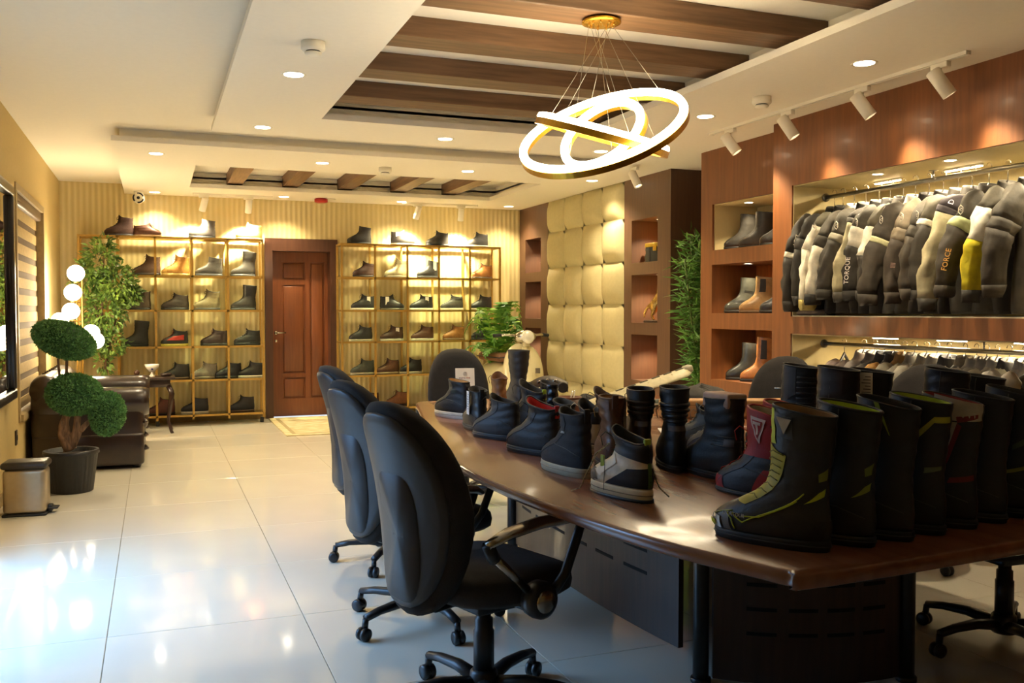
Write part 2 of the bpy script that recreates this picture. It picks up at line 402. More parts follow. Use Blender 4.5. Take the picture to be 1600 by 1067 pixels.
for (x, y, tx, ty, tz, w) in ((3.9, 5.72, 4.5, 5.2, 1.4, 'farthest of four above the boots and jackets'), (3.9, 5.07, 4.45, 4.6, 1.4, 'second farthest of four over the jackets'),
                           (3.9, 4.38, 4.5, 3.9, 1.4, 'second nearest of four over the jackets'), (3.9, 3.80, 4.5, 3.35, 1.4, 'nearest of four over the jackets')):
    spot_head(x, y, ZL, tx, ty, tz, 'white cylinder track spotlight on the right ceiling, '+w, 42, 55, R(90), 'right wall track spotlights', .05)
spot_head(4.12, 7.55, ZL, 4.5, 7.0, 1.2, 'white cylinder spotlight by the brown column behind the chandelier', 14, 60, R(90), 'right wall track spotlights')
for (x, tx, w, p) in ((.54, .35, 'left one over the left rack', 260), (1.03, 1.0, 'right one over the left rack', 560), (3.04, 2.9, 'left one over the right rack', 380), (3.60, 3.65, 'right one over the right rack', 340)):
    spot_head(x, 11.1, ZL, tx, 11.45, 1.75, 'pale cylinder track spotlight, '+w, p, 88, 0, 'back wall track spotlights')

# chandelier
t = thing('ring_chandelier', 'gold pendant chandelier of three glowing tilted rings', 'chandelier', (2.03, 4.06, ZT))
link('canopy', MB().lathe([(.001, -.128), (.075, -.128), (.095, -.124), (.095, -.116), (.082, -.112), (.082, -.0)], 28), mat('cf9a2c', .25, .9), t)
for k in range(9):
    a = k*.7; link('cable_gland', MB().tube([(.06*math.cos(a), .06*math.sin(a), -.126), (.06*math.cos(a), .06*math.sin(a), -.138)], .005, 6), brass, t)
yaw = R(21.11)
rt = Vector((math.cos(yaw), -math.sin(yaw), 0)); fw = Vector((math.sin(yaw), math.cos(yaw), 0)); upv = Vector((0, 0, 1))
def pendant(c, R0, maj, ratio, sgn):
    # circle plane: major axis direction in the picture plane, tilted so that it looks elliptical from the door
    c = Vector(c); M_ = (rt*math.cos(maj)+upv*math.sin(maj)); m2 = (-rt*math.sin(maj)+upv*math.cos(maj))
    u = M_; v = (m2*ratio+fw*sgn*math.sqrt(1-ratio**2)).normalized(); n = u.cross(v)
    if n.dot(fw) > 0: n = -n
    N = 72; r1 = []; r2 = []
    for i in range(N):
        a = 2*math.pi*i/N; d = u*math.cos(a)+v*math.sin(a)
        def P(rr, h): return tuple(c+d*rr+n*h)
        r1.append([P(R0-.012, 0), P(R0-.012, -.034), P(R0+.018, -.034), P(R0+.018, -.004)])
        r2.append([P(R0+.019*math.cos(q)-.002, .004+.019*math.sin(q)) for q in [math.pi*2*k/8 for k in range(8)]])
    r1.append(r1[0]); r2.append(r2[0])
    f = link('ring_frame', MB().loft(r1, False, False), mat('cf9a2c', .3, .8), t, False)
    link('light_strip', MB().loft(r2, False, False), glow, f)
    pts = []
    for k in range(3):
        a = k*2*math.pi/3+maj
        pts.append(c+(u*math.cos(a)+v*math.sin(a))*R0-n*.03)
    return pts
cb = []
off = Vector((2.03, 4.06, ZT))
cc = Vector((1.95, 3.89, 2.14))-off
for args in ((cc, .385, R(21), .50, 1), (Vector((1.95, 3.89, 2.12))-off, .20, R(42), .62, 1), (Vector((1.95, 3.88, 2.12))-off, .30, R(-15), .17, 1)):
    for p in pendant(*args): cb.append(p)
for k, p in enumerate(cb):
    a = k*.7
    link('suspension_cable', MB().tube([(.06*math.cos(a), .06*math.sin(a), -.13), tuple(p)], .0012, 5), steel, t)

# ------------------------------------------------------------------ brass racks
glass_shelf = glass_mat()
def rack(x0, x1, zs, cols, label, y0=11.10, y1=11.40):
    t = thing('display_rack', label, 'shelf', ((x0+x1)/2, (y0+y1)/2, 0))
    hx = (x1-x0)/2; hy = (y1-y0)/2; b = .012
    for i in range(cols+1):
        x = -hx+2*hx*i/cols
        for y in (-hy, hy): link('upright', MB().box(x-b, x+b, y-b, y+b, .06, zs[-1]), brass_paint, t, False)
    for k, z in enumerate(zs):
        m = MB().box(-hx, hx, -hy-b, -hy+b, z-.024, z-.001).box(-hx, hx, hy-b, hy+b, z-.024, z-.001)
        for i in range(cols+1):
            x = -hx+2*hx*i/cols; m.box(x-b, x+b, -hy, hy, z-.022, z-.002)
        link('rail', m, brass_paint, t, False)
        link('glass_shelf', MB().box(-hx+.002, hx-.002, -hy+.005, hy-.005, z-.006, z), glass_shelf, t, False)
    for i in (0, cols//2, cols):
        x = -hx+2*hx*i/cols
        link('foot', MB().cyl(x*.98, -hy+.02, 0, .06, .022, 10), black_p, t)
ZRL = (.12, .52, .90, 1.31, 1.70, 2.13); ZRR = (.12, .52, .93, 1.31, 1.71, 2.11)
rack(-.76, 1.18, ZRL, 5, 'brass framed shoe rack left of the wooden door')
rack(2.10, 4.12, ZRR, 5, 'brass framed shoe rack right of the wooden door')

# ------------------------------------------------------------------ footwear
def lerp(a, b, t): return a+(b-a)*t
FOOT = [(0, .0, .985, .93), (.02, -.012, 1.005, 1.02), (.042, -.016, .985, 1.0), (.060, -.012, .935, .95), (.076, -.006, .85, .89), (.094, 0, .745, .80), (.115, .004, .655, .74), (.140, .004, .60, .70), (.165, .0, .575, .69)]
class Boot:
    def __init__(s, L=.28, H=.2, Wd=.052, top=(-.01, .56, .66), tilt=0, fold=.0015, toe=2.3, seed=0, ank=0, peak=0):
        s.peak = peak
        k = L/.29; s.L = L; s.H = H; s.W = Wd; s.tilt = tilt; s.toe = toe; s.fold = fold; s.seed = seed; s.k = k
        P = [(z*k, a, b-ank*max(0, min(1, (z-.05)/.08)), w) for z, a, b, w in FOOT if z*k < H-.012]
        P.append((H, *top)); s.P = P
        if H > .24: s.P.insert(-1, (H*.72, lerp(.008, top[0], .6), lerp(.575-ank, top[1], .6), lerp(.69, top[2], .65)))
    def sec(s, z):
        P = s.P; z = max(0, min(z, s.H))
        def lin(z):
            z = max(0, min(z, s.H))
            for i in range(len(P)-1):
                if z <= P[i+1][0]:
                    t = (z-P[i][0])/(P[i+1][0]-P[i][0]); return [lerp(P[i][q], P[i+1][q], t) for q in (1, 2, 3)]
            return P[-1][1:]
        e = .008; a, b, c = lin(z-e), lin(z), lin(z+e)
        return [(a[i]+2*b[i]+c[i])/4 for i in range(3)]
    def pt(s, th, z, off=0, scl=1):
        xr, xf, w = s.sec(z); mid = (xr+xf)/2; a = (xf-xr)/2*s.L*scl+off; hw = w*s.W*scl+off
        f = max(0, min(1, 1-z/(.13*s.k)))
        n = lerp(2.2, s.toe, f); c, q = math.cos(th), math.sin(th)
        cx = math.copysign(abs(c)**(2/n), c); sy = math.copysign(abs(q)**(2/n), q)
        ws = 1-f*.22*max(0, -cx*.5+.5)**1.2-f*.10*max(0, cx-.3)
        x = (mid-.5)*s.L+a*cx; y = hw*sy*ws
        if s.fold:
            g = s.fold*math.sin(z*150+2*math.sin(th*2+s.seed)+s.seed)*(1-f)
            x += g*c; y += g*q
        tt = max(0, (z/s.H-.5)*2) if s.H > .22 else max(0, (z/s.H-.8)*5)
        zz = z+s.tilt*tt*tt*(a*cx)+s.peak*tt*(max(0, c)**4+.5*max(0, -c)**6)
        return (x, y, zz)
def ellip(th): return th
def patch(b, quad, nu=8, nv=6, off=.0022, z0=0):
    (t0, a0), (t1, a1), (t2, a2), (t3, a3) = quad; vs = []; fs = []
    for i in range(nu+1):
        for j in range(nv+1):
            u, v = i/nu, j/nv
            th = lerp(lerp(t0, t1, u), lerp(t3, t2, u), v); z = lerp(lerp(a0, a1, u), lerp(a3, a2, u), v)
            p = b.pt(th, z, off); vs.append((p[0], p[1], p[2]+z0))
    for i in range(nu):
        for j in range(nv): fs.append((i*(nv+1)+j, (i+1)*(nv+1)+j, (i+1)*(nv+1)+j+1, i*(nv+1)+j+1))
    return vs, fs
def line_on(b, pts, z0, off=.003, n=5):
    out = []
    for (a, za), (c, zc) in zip(pts, pts[1:]):
        for i in range(n):
            p = b.pt(lerp(a, c, i/n), lerp(za, zc, i/n), off); out.append((p[0], p[1], p[2]+z0))
    p = b.pt(*pts[-1], off); out.append((p[0], p[1], p[2]+z0)); return out
def shoe(name, label, cat, loc, rz, b, up='1c1b1b', sole='141312', lin='2a2320', sh=.022, rough=.5, laces=None, toecap=None, panels=(), tagc=None, group=None,
         lines=(), hd=1, tab=None, bump=.25, collar=None, insert=None, heel=None, ribs=(), tag_side=-1, wedge=0):
    n = int(28*hd) if hd >= 1 else 16; ns = int(30*hd) if hd >= 1 else 15
    t = thing(name, label, cat, loc, rz, group)
    ths = [2*math.pi*i/n for i in range(n)]
    um = mat(up, rough, bump=bump, bscale=90, var=.12)
    sm = mat(sole, .55, var=.05)
    rings = []
    for z, o in ((0, -.001), (.002, .002), (sh*.5, .004), (sh-.002, .005), (sh+.003, .0035)):
        rr = []
        for th in ths:
            p = b.pt(th, .0, o); zz = z
            if wedge and z < .004: zz = z
            rr.append((p[0], p[1], zz))
        rings.append(rr)
    link('sole', MB().loft(rings), sm, t)
    if hd >= 1 or sole != '141312':
        link('sole_stripe', MB().tube([(b.pt(th, 0, .0052)[0], b.pt(th, 0, .0052)[1], sh*.62) for th in ths], .0016, 5, closed=True), mat('3a3836' if sole < '5' else '8c8068', .6), t)
    H = b.H-sh; zs = [.001+(H+sh-.001)*i/ns for i in range(ns+1)]
    rings = []
    for z in zs:
        rr = []
        for th in ths:
            p = b.pt(th, z); rr.append((p[0], p[1], p[2]*(1-sh/b.H)+sh))
        rings.append(rr)
    q = 1-sh/b.H
    link('upper', MB().loft(rings, True, False), um, t)
    class B2:  # the same surface lifted onto the sole
        @staticmethod
        def pt(th, z, off=0, scl=1):
            p = b.pt(th, z, off, scl); return (p[0], p[1], p[2]*q+sh)
    # lining: rim, inner wall, footbed
    dep = min(.09, b.H*.5); rings = []
    for z, o in ((b.H, 0), (b.H+.002, -.003), (b.H-.002, -.007), (b.H-dep*.5, -.009), (b.H-dep, -.010)):
        rr = []
        for th in ths:
            p = b.pt(th, min(z, b.H), o); rr.append((p[0], p[1], (p[2]+(z-min(z, b.H)))*q+sh))
        rings.append(rr)
    link('lining', MB().loft(rings, False, True), mat(lin, .8, var=.1, bump=.2), t)
    if collar or hd >= 1:
        link('collar', MB().tube([B2.pt(th, b.H, -.002) for th in ths], .0042 if collar else .003, 6, closed=True), mat(collar or up, .6), t)
    if toecap: link('toe_cap', MB().add(*patch(B2, ((-1.0, .004), (1.0, .004), (.9, .045*b.k), (-.9, .045*b.k)))), mat(toecap, .5, bump=.2), t)
    if heel: link('heel_counter', MB().add(*patch(B2, ((2.3, .004), (3.98, .004), (3.8, .055), (2.5, .055)))), mat(heel, .5, bump=.2), t)
    if laces:
        lm = mat(laces, .8); zz = [.062*b.k+(min(b.H-.012, .19)-.062*b.k)*i/6 for i in range(7)]
        tg = patch(B2, ((-.42, zz[0]-.006), (.42, zz[0]-.006), (.5, b.H-.002), (-.5, b.H-.002)), off=.0008)
        link('tongue', MB().add(*tg), mat(up, .7, var=.2), t)
        m = MB(); w = .5
        for i in range(6):
            m.tube([B2.pt(-w, zz[i], .004), B2.pt(-w*.3, zz[i]+.003, .007), B2.pt(w, zz[i+1], .004)], .0017, 5)
            m.tube([B2.pt(w, zz[i], .004), B2.pt(w*.3, zz[i]+.003, .007), B2.pt(-w, zz[i+1], .004)], .0017, 5)
        for sg in (-1, 1):
            p = Vector(B2.pt(sg*w, zz[-1], .005))
            m.tube([p, p+Vector((.012, sg*.014, .012)), p+Vector((.02, sg*.026, -.002)), p+Vector((.018, sg*.02, -.03))], .0016, 5)
        link('laces', m, lm, t)
    for nm, quad, c in panels:
        link(nm, MB().add(*patch(B2, quad)), mat(c, .55, bump=.15), t)
    for nm, pts, c, r in lines:
        for pp in (pts if isinstance(pts[0], list) else [pts]):
            link(nm, MB().tube(line_on(B2, pp, 0), r, 5, squash=(1, 1)), mat(c, .5), t)
    if hd == 1 and not ribs and not lines:
        sc_ = mat('3b3836' if up < '3' else up, .5, var=.2)
        for sg in (-1, 1):
            link('seam', MB().tube(line_on(B2, [(sg*.55, .012), (sg*.95, .05*b.k), (sg*1.25, .085*b.k), (sg*1.9, .075*b.k), (sg*2.6, .05*b.k)], 0, .0012), .0012, 5), sc_, t)
            link('seam', MB().tube(line_on(B2, [(sg*1.25, .085*b.k), (sg*1.45, b.H*.72), (sg*1.5, b.H-.004)], 0, .0012), .0012, 5), sc_, t)
    for (zr, rr) in ribs:
        link('rib', MB().tube([B2.pt(math.pi+a, zr, -.001) for a in [(-1.5+3.0*i/12) for i in range(13)]], rr, 6), mat(up, .45), t)
    if tab:
        p = Vector(B2.pt(math.pi, b.H, -.001)); link('pull_tab', MB().rbox(p.x-.004, p.x+.006, -.011, .011, p.z-.035, p.z+.014, .003), mat(tab, .7), t)
    if tagc:
        sg = tag_side; p = Vector(B2.pt(sg*math.pi*.5, b.H, .004))
        hgt = min(b.H*.62, .11)
        m = MB().box(p.x-.022, p.x+.022, p.y-.0008, p.y+.0008, p.z-hgt, p.z-.004)
        pt_ = link('price_tag', m, mat(tagc, .7, var=.01), t, False)
        if hd >= 1:
            m = MB()
            for k in range(7): m.box(p.x-.016, p.x+.004+.012*((k*37) % 3)/2, p.y+sg*.001-.0002, p.y+sg*.001+.0002, p.z-.02-.011*k, p.z-.017-.011*k)
            link('print', m, mat('6a6560', .8), pt_, False)
    if insert:
        c = Vector(B2.pt(math.pi*.5, b.H)); d = Vector(B2.pt(-math.pi*.5, b.H)); c = (c+d)/2
        xr, xf, w = b.sec(b.H); a = (xf-xr)/2*b.L*.82; hw = w*b.W*.8
        link('card_insert', MB().rbox(c.x-a, c.x+a, -hw, hw, c.z-.03, c.z+.018, .008), mat(insert, .7), t)
    return t, B2
KN = {  # build of each kind: L, H, halfwidth, top(xr,xf,w), tilt
    'ankle': dict(L=.275, H=.165, Wd=.050, top=(.03, .60, .66)),
    'hi': dict(L=.28, H=.15, Wd=.051, top=(.02, .60, .66), tilt=.12),
    'mid': dict(L=.28, H=.205, Wd=.051, top=(.0, .55, .68)),
    'low': dict(L=.28, H=.125, Wd=.050, top=(.02, .64, .66), tilt=.1),
    'tall': dict(L=.285, H=.285, Wd=.053, top=(-.05, .56, .85), tilt=.1),
}
# ---- shoes on the racks: (x, level, kind, toe direction L/R, colour, sole, laces, extra, label)
UP = 'left rack'; 
LR = [
 (-.36, 5, 'mid', 'L', '3c2119', '1c1512', '2a1a14', {}, 'dark brown lace-up ankle boot on top of the left rack above the leafy tree'),
 (-.06, 5, 'low', 'R', '57301c', '9c7a4c', '2a1a14', {}, 'brown suede low boot, toe to the right, on top of the left rack'),
 (.52, 5, 'mid', 'L', '2a2622', '141312', None, {}, 'plain black mid boot on top of the left rack'),
 (1.04, 5, 'ankle', 'L', 'b5763a', '7a4c22', '4a2c18', {}, 'tan lace-up boot on top of the left rack by the door'),
 (-.08, 4, 'mid', 'L', '4f3524', '2c2018', '2a1a14', {}, 'brown boot on the first shelf of left rack beside the tree'),
 (.23, 4, 'mid', 'L', 'b07a34', 'd8b25c', '4a3018', {'toecap': 'c99a4e', 'collar': '8a4f22'}, 'large tan and yellow work boot on the first shelf of left rack'),
 (.59, 4, 'mid', 'L', '3a3632', '1c1a18', None, {'rough': .3}, 'shiny grey-black zip boot on the first shelf of left rack'),
 (.97, 4, 'tall', 'L', '383532', '1c1a18', None, {'rough': .3}, 'tall shiny black boot on the first shelf of left rack near the door'),
 (-.19, 3, 'mid', 'L', '4a3a2a', '2a221a', '2a1a14', {}, 'brown leather mid boot on the second shelf of left rack beside the tree'),
 (.22, 3, 'ankle', 'L', '3a3028', '1e1a16', '2a201a', {}, 'dark brown ankle boot on the second shelf of left rack'),
 (.56, 3, 'mid', 'L', '756848', '3a3426', '2a2620', {'collar': '26231e', 'h2': 1}, 'olive camouflage hiking boot with dark collar on the left rack'),
 (.97, 3, 'tall', 'L', '2c2926', '181614', None, {'rough': .35}, 'tall black boot on the second shelf of left rack near the door'),
 (-.21, 2, 'tall', 'L', '24231f', '141312', None, {}, 'tall black boot on the third shelf of left rack above the side table'),
 (.21, 2, 'ankle', 'L', '22201e', 'c8b43c', '7a1c18', {'panels': (('side_panel', ((.9, .05), (2.2, .05), (2.0, .12), (1.0, .10)), 'a82a1c'), ('side_panel', ((-.9, .05), (-2.2, .05), (-2.0, .12), (-1.0, .10)), 'a82a1c'))}, 'black sneaker boot with red side and yellow sole on the left rack'),
 (.64, 2, 'ankle', 'L', '33201c', '1c1614', '5c1c16', {'panels': (('side_panel', ((-1.7, .06), (-2.8, .06), (-2.7, .14), (-1.8, .14)), '7a2018'),)}, 'dark brown boot with a dark red heel side on the left rack'),
 (1.01, 2, 'ankle', 'L', '1e1d1c', '141312', 'd8d2c0', {}, 'black boot with white laces on the third shelf of left rack near the door'),
 (.22, 1, 'ankle', 'L', '231f1d', '5a3a22', '141210', {}, 'black boot with a brown sole on the fourth shelf of left rack'),
 (.53, 1, 'ankle', 'L', '807868', '8c7f66', 'd0c8b4', {}, 'grey lace-up boot on the fourth shelf of left rack'),
 (.795, 1, 'ankle', 'L', '1e1e20', '181614', '141210', {}, 'black boot between the grey and the white-soled boots on the left rack'),
 (1.05, 1, 'ankle', 'L', '241f1e', 'e2d8c0', '141210', {}, 'black boot with a white sole on the fourth shelf of left rack by the door'),
 (.06, 0, 'ankle', 'L', '5a2a1c', '2c1a14', '2a1a14', {}, 'reddish brown boot on the bottom shelf of left rack behind the side table'),
 (.42, 0, 'ankle', 'L', '1c1c22', 'e2d8c0', '1c1c20', {}, 'black high-top with a white sole on the bottom shelf of left rack'),
 (.94, 0, 'ankle', 'L', '221f20', '54341f', '1c1a18', {}, 'black boot on the bottom shelf of left rack near the door')]
RR = [
 (2.34, 5, 'mid', 'L', '2a2824', '181614', None, {}, 'black pull-on boot on top of the right rack, leftmost'),
 (2.89, 5, 'ankle', 'R', '2c2924', '9a8d70', '1a1816', {'tagc': 'f2eee0'}, 'black boot with a big white tag, toe right, on top of the right rack'),
 (3.33, 5, 'ankle', 'L', '27241f', '1a1816', '1a1816', {}, 'black lace-up boot with a loose lace on top of the right rack'),
 (3.86, 5, 'ankle', 'L', '302e2a', 'b8ac90', '1a1816', {}, 'dark grey boot with a pale sole on top of the right rack, rightmost'),
 (2.40, 4, 'ankle', 'L', '4c2f22', '2c1e16', '2a1a14', {}, "brown lace-up boot on the right rack's first shelf"),
 (2.80, 4, 'mid', 'L', 'a89c78', '6c5c3c', '6c4c34', {}, "beige desert boot on the right rack's first shelf"),
 (3.21, 4, 'mid', 'L', '2a2826', '181614', None, {'tagc': 'f2eee0'}, "black zip boot with a white tag on the right rack's first shelf"),
 (3.92, 4, 'ankle', 'L', 'a0652c', '5a3a1e', '2a1a14', {'collar': '3a2418'}, "tan boot with a dark collar on the right rack's first shelf"),
 (2.38, 3, 'ankle', 'L', '242220', 'e0d6be', '181614', {'tagc': 'f2eee0'}, "black boot with a white sole and tilted tag on the right rack's second shelf"),
 (2.75, 3, 'ankle', 'R', '2a2723', '5c5444', '181614', {'tagc': 'f2eee0'}, "black boot, toe to the right, with a tag on the right rack's second shelf"),
 (3.12, 3, 'ankle', 'L', '26241f', 'e0d6be', '181614', {'tagc': 'f2eee0'}, 'black boot with a white sole and a small tag mid right rack'),
 (3.52, 3, 'ankle', 'L', '4a4842', 'd6ccb2', 'b0a890', {}, "grey boot with pale laces on the right rack's second shelf"),
 (3.91, 3, 'ankle', 'L', '2c2a27', 'a89c80', '181614', {}, "charcoal boot on the right rack's second shelf, rightmost"),
 (2.35, 2, 'ankle', 'L', '2d2b2a', 'd6ccb2', '1c1a18', {}, "charcoal high-top with a white sole on the right rack's third shelf"),
 (2.74, 2, 'ankle', 'L', '4a3020', 'd6ccb2', '2a1a14', {'tagc': 'f2eee0'}, "brown high-top with a tag on the right rack's third shelf"),
 (3.13, 2, 'ankle', 'L', '57341f', 'd6ccb2', '2a1a14', {}, 'brown high-top with a white sole mid right rack'),
 (3.54, 2, 'ankle', 'L', 'a06a34', '7a5226', '2a1a14', {}, "tan leather boot on the right rack's third shelf"),
 (3.92, 2, 'ankle', 'L', '242321', '181614', '181614', {}, "all black boot on the right rack's third shelf, rightmost"),
 (2.37, 1, 'ankle', 'L', '44483f', 'd0c6ac', '1c1a18', {}, "greenish grey boot with a pale sole on the right rack's fourth shelf"),
 (2.69, 1, 'ankle', 'L', '5c3820', 'b0946a', '2a1a14', {}, "small brown boot on the right rack's fourth shelf"),
 (2.98, 1, 'ankle', 'L', '23211f', 'd6ccb2', '181614', {}, "black boot with a white toe edge on the right rack's fourth shelf"),
 (3.50, 1, 'ankle', 'L', '26241f', '181614', '181614', {}, 'black boot hidden behind the far chair on the right rack'),
 (2.43, 0, 'ankle', 'L', '54301c', '2c1e16', '2a1a14', {}, 'brown boot on the bottom shelf of the right rack, left one'),
 (2.80, 0, 'ankle', 'L', '7a4a24', '3c2818', '2a1a14', {}, 'light brown boot on the bottom shelf of the right rack, right one')]
for zs, lst, grp in ((ZRL, LR, 'shoes on the left rack'), (ZRR, RR, 'shoes on the right rack')):
    for i, (x, lv, kd, dr_, c, so, la, ex, lab) in enumerate(lst):
        ex = dict(ex); ex.pop('h2', None); ex.setdefault('rough', .55); kw = dict(KN[kd])
        kw['ank'] = .07; kw['top'] = (kw['top'][0]-.01, kw['top'][1]-.06, kw['top'][2])
        if kd in ('ankle', 'mid', 'low'): kw['L'] = .30; kw['peak'] = .03 if la else .012; kw['tilt'] = .12
        bb = Boot(seed=i, **kw)
        a = R(180+random.uniform(-6, 6)+6) if dr_ == 'L' else R(random.uniform(-6, 6)-6)
        ts = 1 if dr_ == 'L' else -1
        shoe('boot', lab, 'boot', (x, 11.24, zs[lv]), a, bb, c, so, '2a2420', .02, laces=la, hd=.5, group=grp, tag_side=ts, **ex)

# ------------------------------------------------------------------ conference table
def smooth_closed(P, n=6):
    out = []; m = len(P)
    for i in range(m):
        p0, p1, p2, p3 = (Vector(P[(i+k) % m]) for k in (-1, 0, 1, 2))
        for k in range(n):
            t = k/n; out.append(.5*((2*p1)+(-p0+p2)*t+(2*p0-5*p1+4*p2-p3)*t*t+(-p0+3*p1-3*p2+p3)*t**3))
    return out
CX = 2.25
left = [(1.33, 1.565), (1.25, 1.60), (1.215, 1.68), (1.12, 1.95), (1.05, 2.35), (1.015, 2.8), (1.03, 3.3), (1.11, 3.8), (1.24, 4.4), (1.40, 5.1), (1.455, 5.36), (1.50, 5.42), (1.58, 5.44)]
poly = left+[(CX, 5.45)]+[(2*CX-x, y) for x, y in left[::-1]]+[(CX, 1.62)]
poly = [(p.x, p.y) for p in smooth_closed([(x, y, 0) for x, y in poly], 4)]
table = thing('conference_table', 'long boat-shaped dark wood conference table covered with boots and shoes', 'table', (0, 0, 0))
def inset(P, d):
    c = Vector((CX, 3.5)); out = []
    n = len(P)
    for i in range(n):
        a = Vector(P[i-1]); b = Vector(P[(i+1) % n]); t = (b-a).normalized(); nn = Vector((t.y, -t.x))
        if nn.dot(Vector(P[i])-c) < 0: nn = -nn
        q = Vector(P[i])-nn*d; out.append((q.x, q.y))
    return out
rg = [[(x, y, z) for x, y in inset(poly, d)] for d, z in ((.010, .714), (.0, .719), (0, .738), (.003, .746), (.010, .750))]
link('tabletop', MB().loft(rg), wood('7a4a2e', '6c3f26', .26, .3, 'y', 3), table)
rg = [[(CX+(x-CX)*.62, 3.5+(y-3.5)*.72, z) for x, y in poly] for z in (.67, .714)]
link('apron', MB().loft(rg), mat('2a211b', .5), table)
ped = wood('3a2519', '2e1c13', .45, .1, 'z')
def curved_panel(name, p0, p1, bulge, z0, z1, th, m, slots=None):
    p0 = Vector(p0); p1 = Vector(p1); d = (p1-p0); L = d.length; d.normalize(); nn = Vector((d.y, -d.x)); n = 24
    fr, bk = [], []
    for i in range(n+1):
        u = i/n; b = bulge*4*u*(1-u); q = p0+d*L*u+nn*b; r_ = q-nn*th
        fr.append((q, r_))
    rings = [[(a.x, a.y, z0), (a.x, a.y, z1), (b.x, b.y, z1), (b.x, b.y, z0)] for a, b in fr]
    o = link(name, MB().loft(rings), m, table, False)
    if slots:
        for r0 in slots[1]:
            for (u0, u1) in slots[0]:
                mb = MB(); A = []
                for i in range(5):
                    u = u0+(u1-u0)*i/4; b = bulge*4*u*(1-u)+.0015; q = p0+d*L*u+nn*b
                    A.append([(q.x, q.y, r0), (q.x, q.y, r0+.012), (q.x-nn.x*.004, q.y-nn.y*.004, r0+.014), (q.x-nn.x*.004, q.y-nn.y*.004, r0-.002)])
                link('slot', mb.loft(A), mat('0b0908', .9), o, False)
U4 = [(.16, .31), (.37, .52), (.57, .72), (.77, .90)]
curved_panel('leg_panel', (1.80, 2.72), (2.42, 2.50), .07, .02, .713, .02, ped, (U4, [.61-.085*k for k in range(6)]))
curved_panel('leg_panel', (1.74, 4.45), (1.74, 2.85), .05, .09, .713, .02, ped, ([(.08, .17), (.22, .31), (.36, .45), (.5, .59), (.64, .73), (.78, .88)], [.56-.085*k for k in range(4)]))
curved_panel('leg_panel', (2.80, 2.85), (2.80, 4.45), .03, .09, .713, .02, ped)
curved_panel('leg_panel', (2.42, 4.75), (1.80, 4.55), .05, .02, .713, .02, ped)
post_m = mat('3c3a38', .3, .8)
for x, y in ((1.77, 2.75), (2.45, 2.50), (1.74, 4.5), (2.45, 4.78)):
    link('post', MB().cyl(x, y, .015, .713, .028, 20), post_m, table)
    link('foot', MB().cyl(x, y, 0, .02, .036, 20), black_p, table)

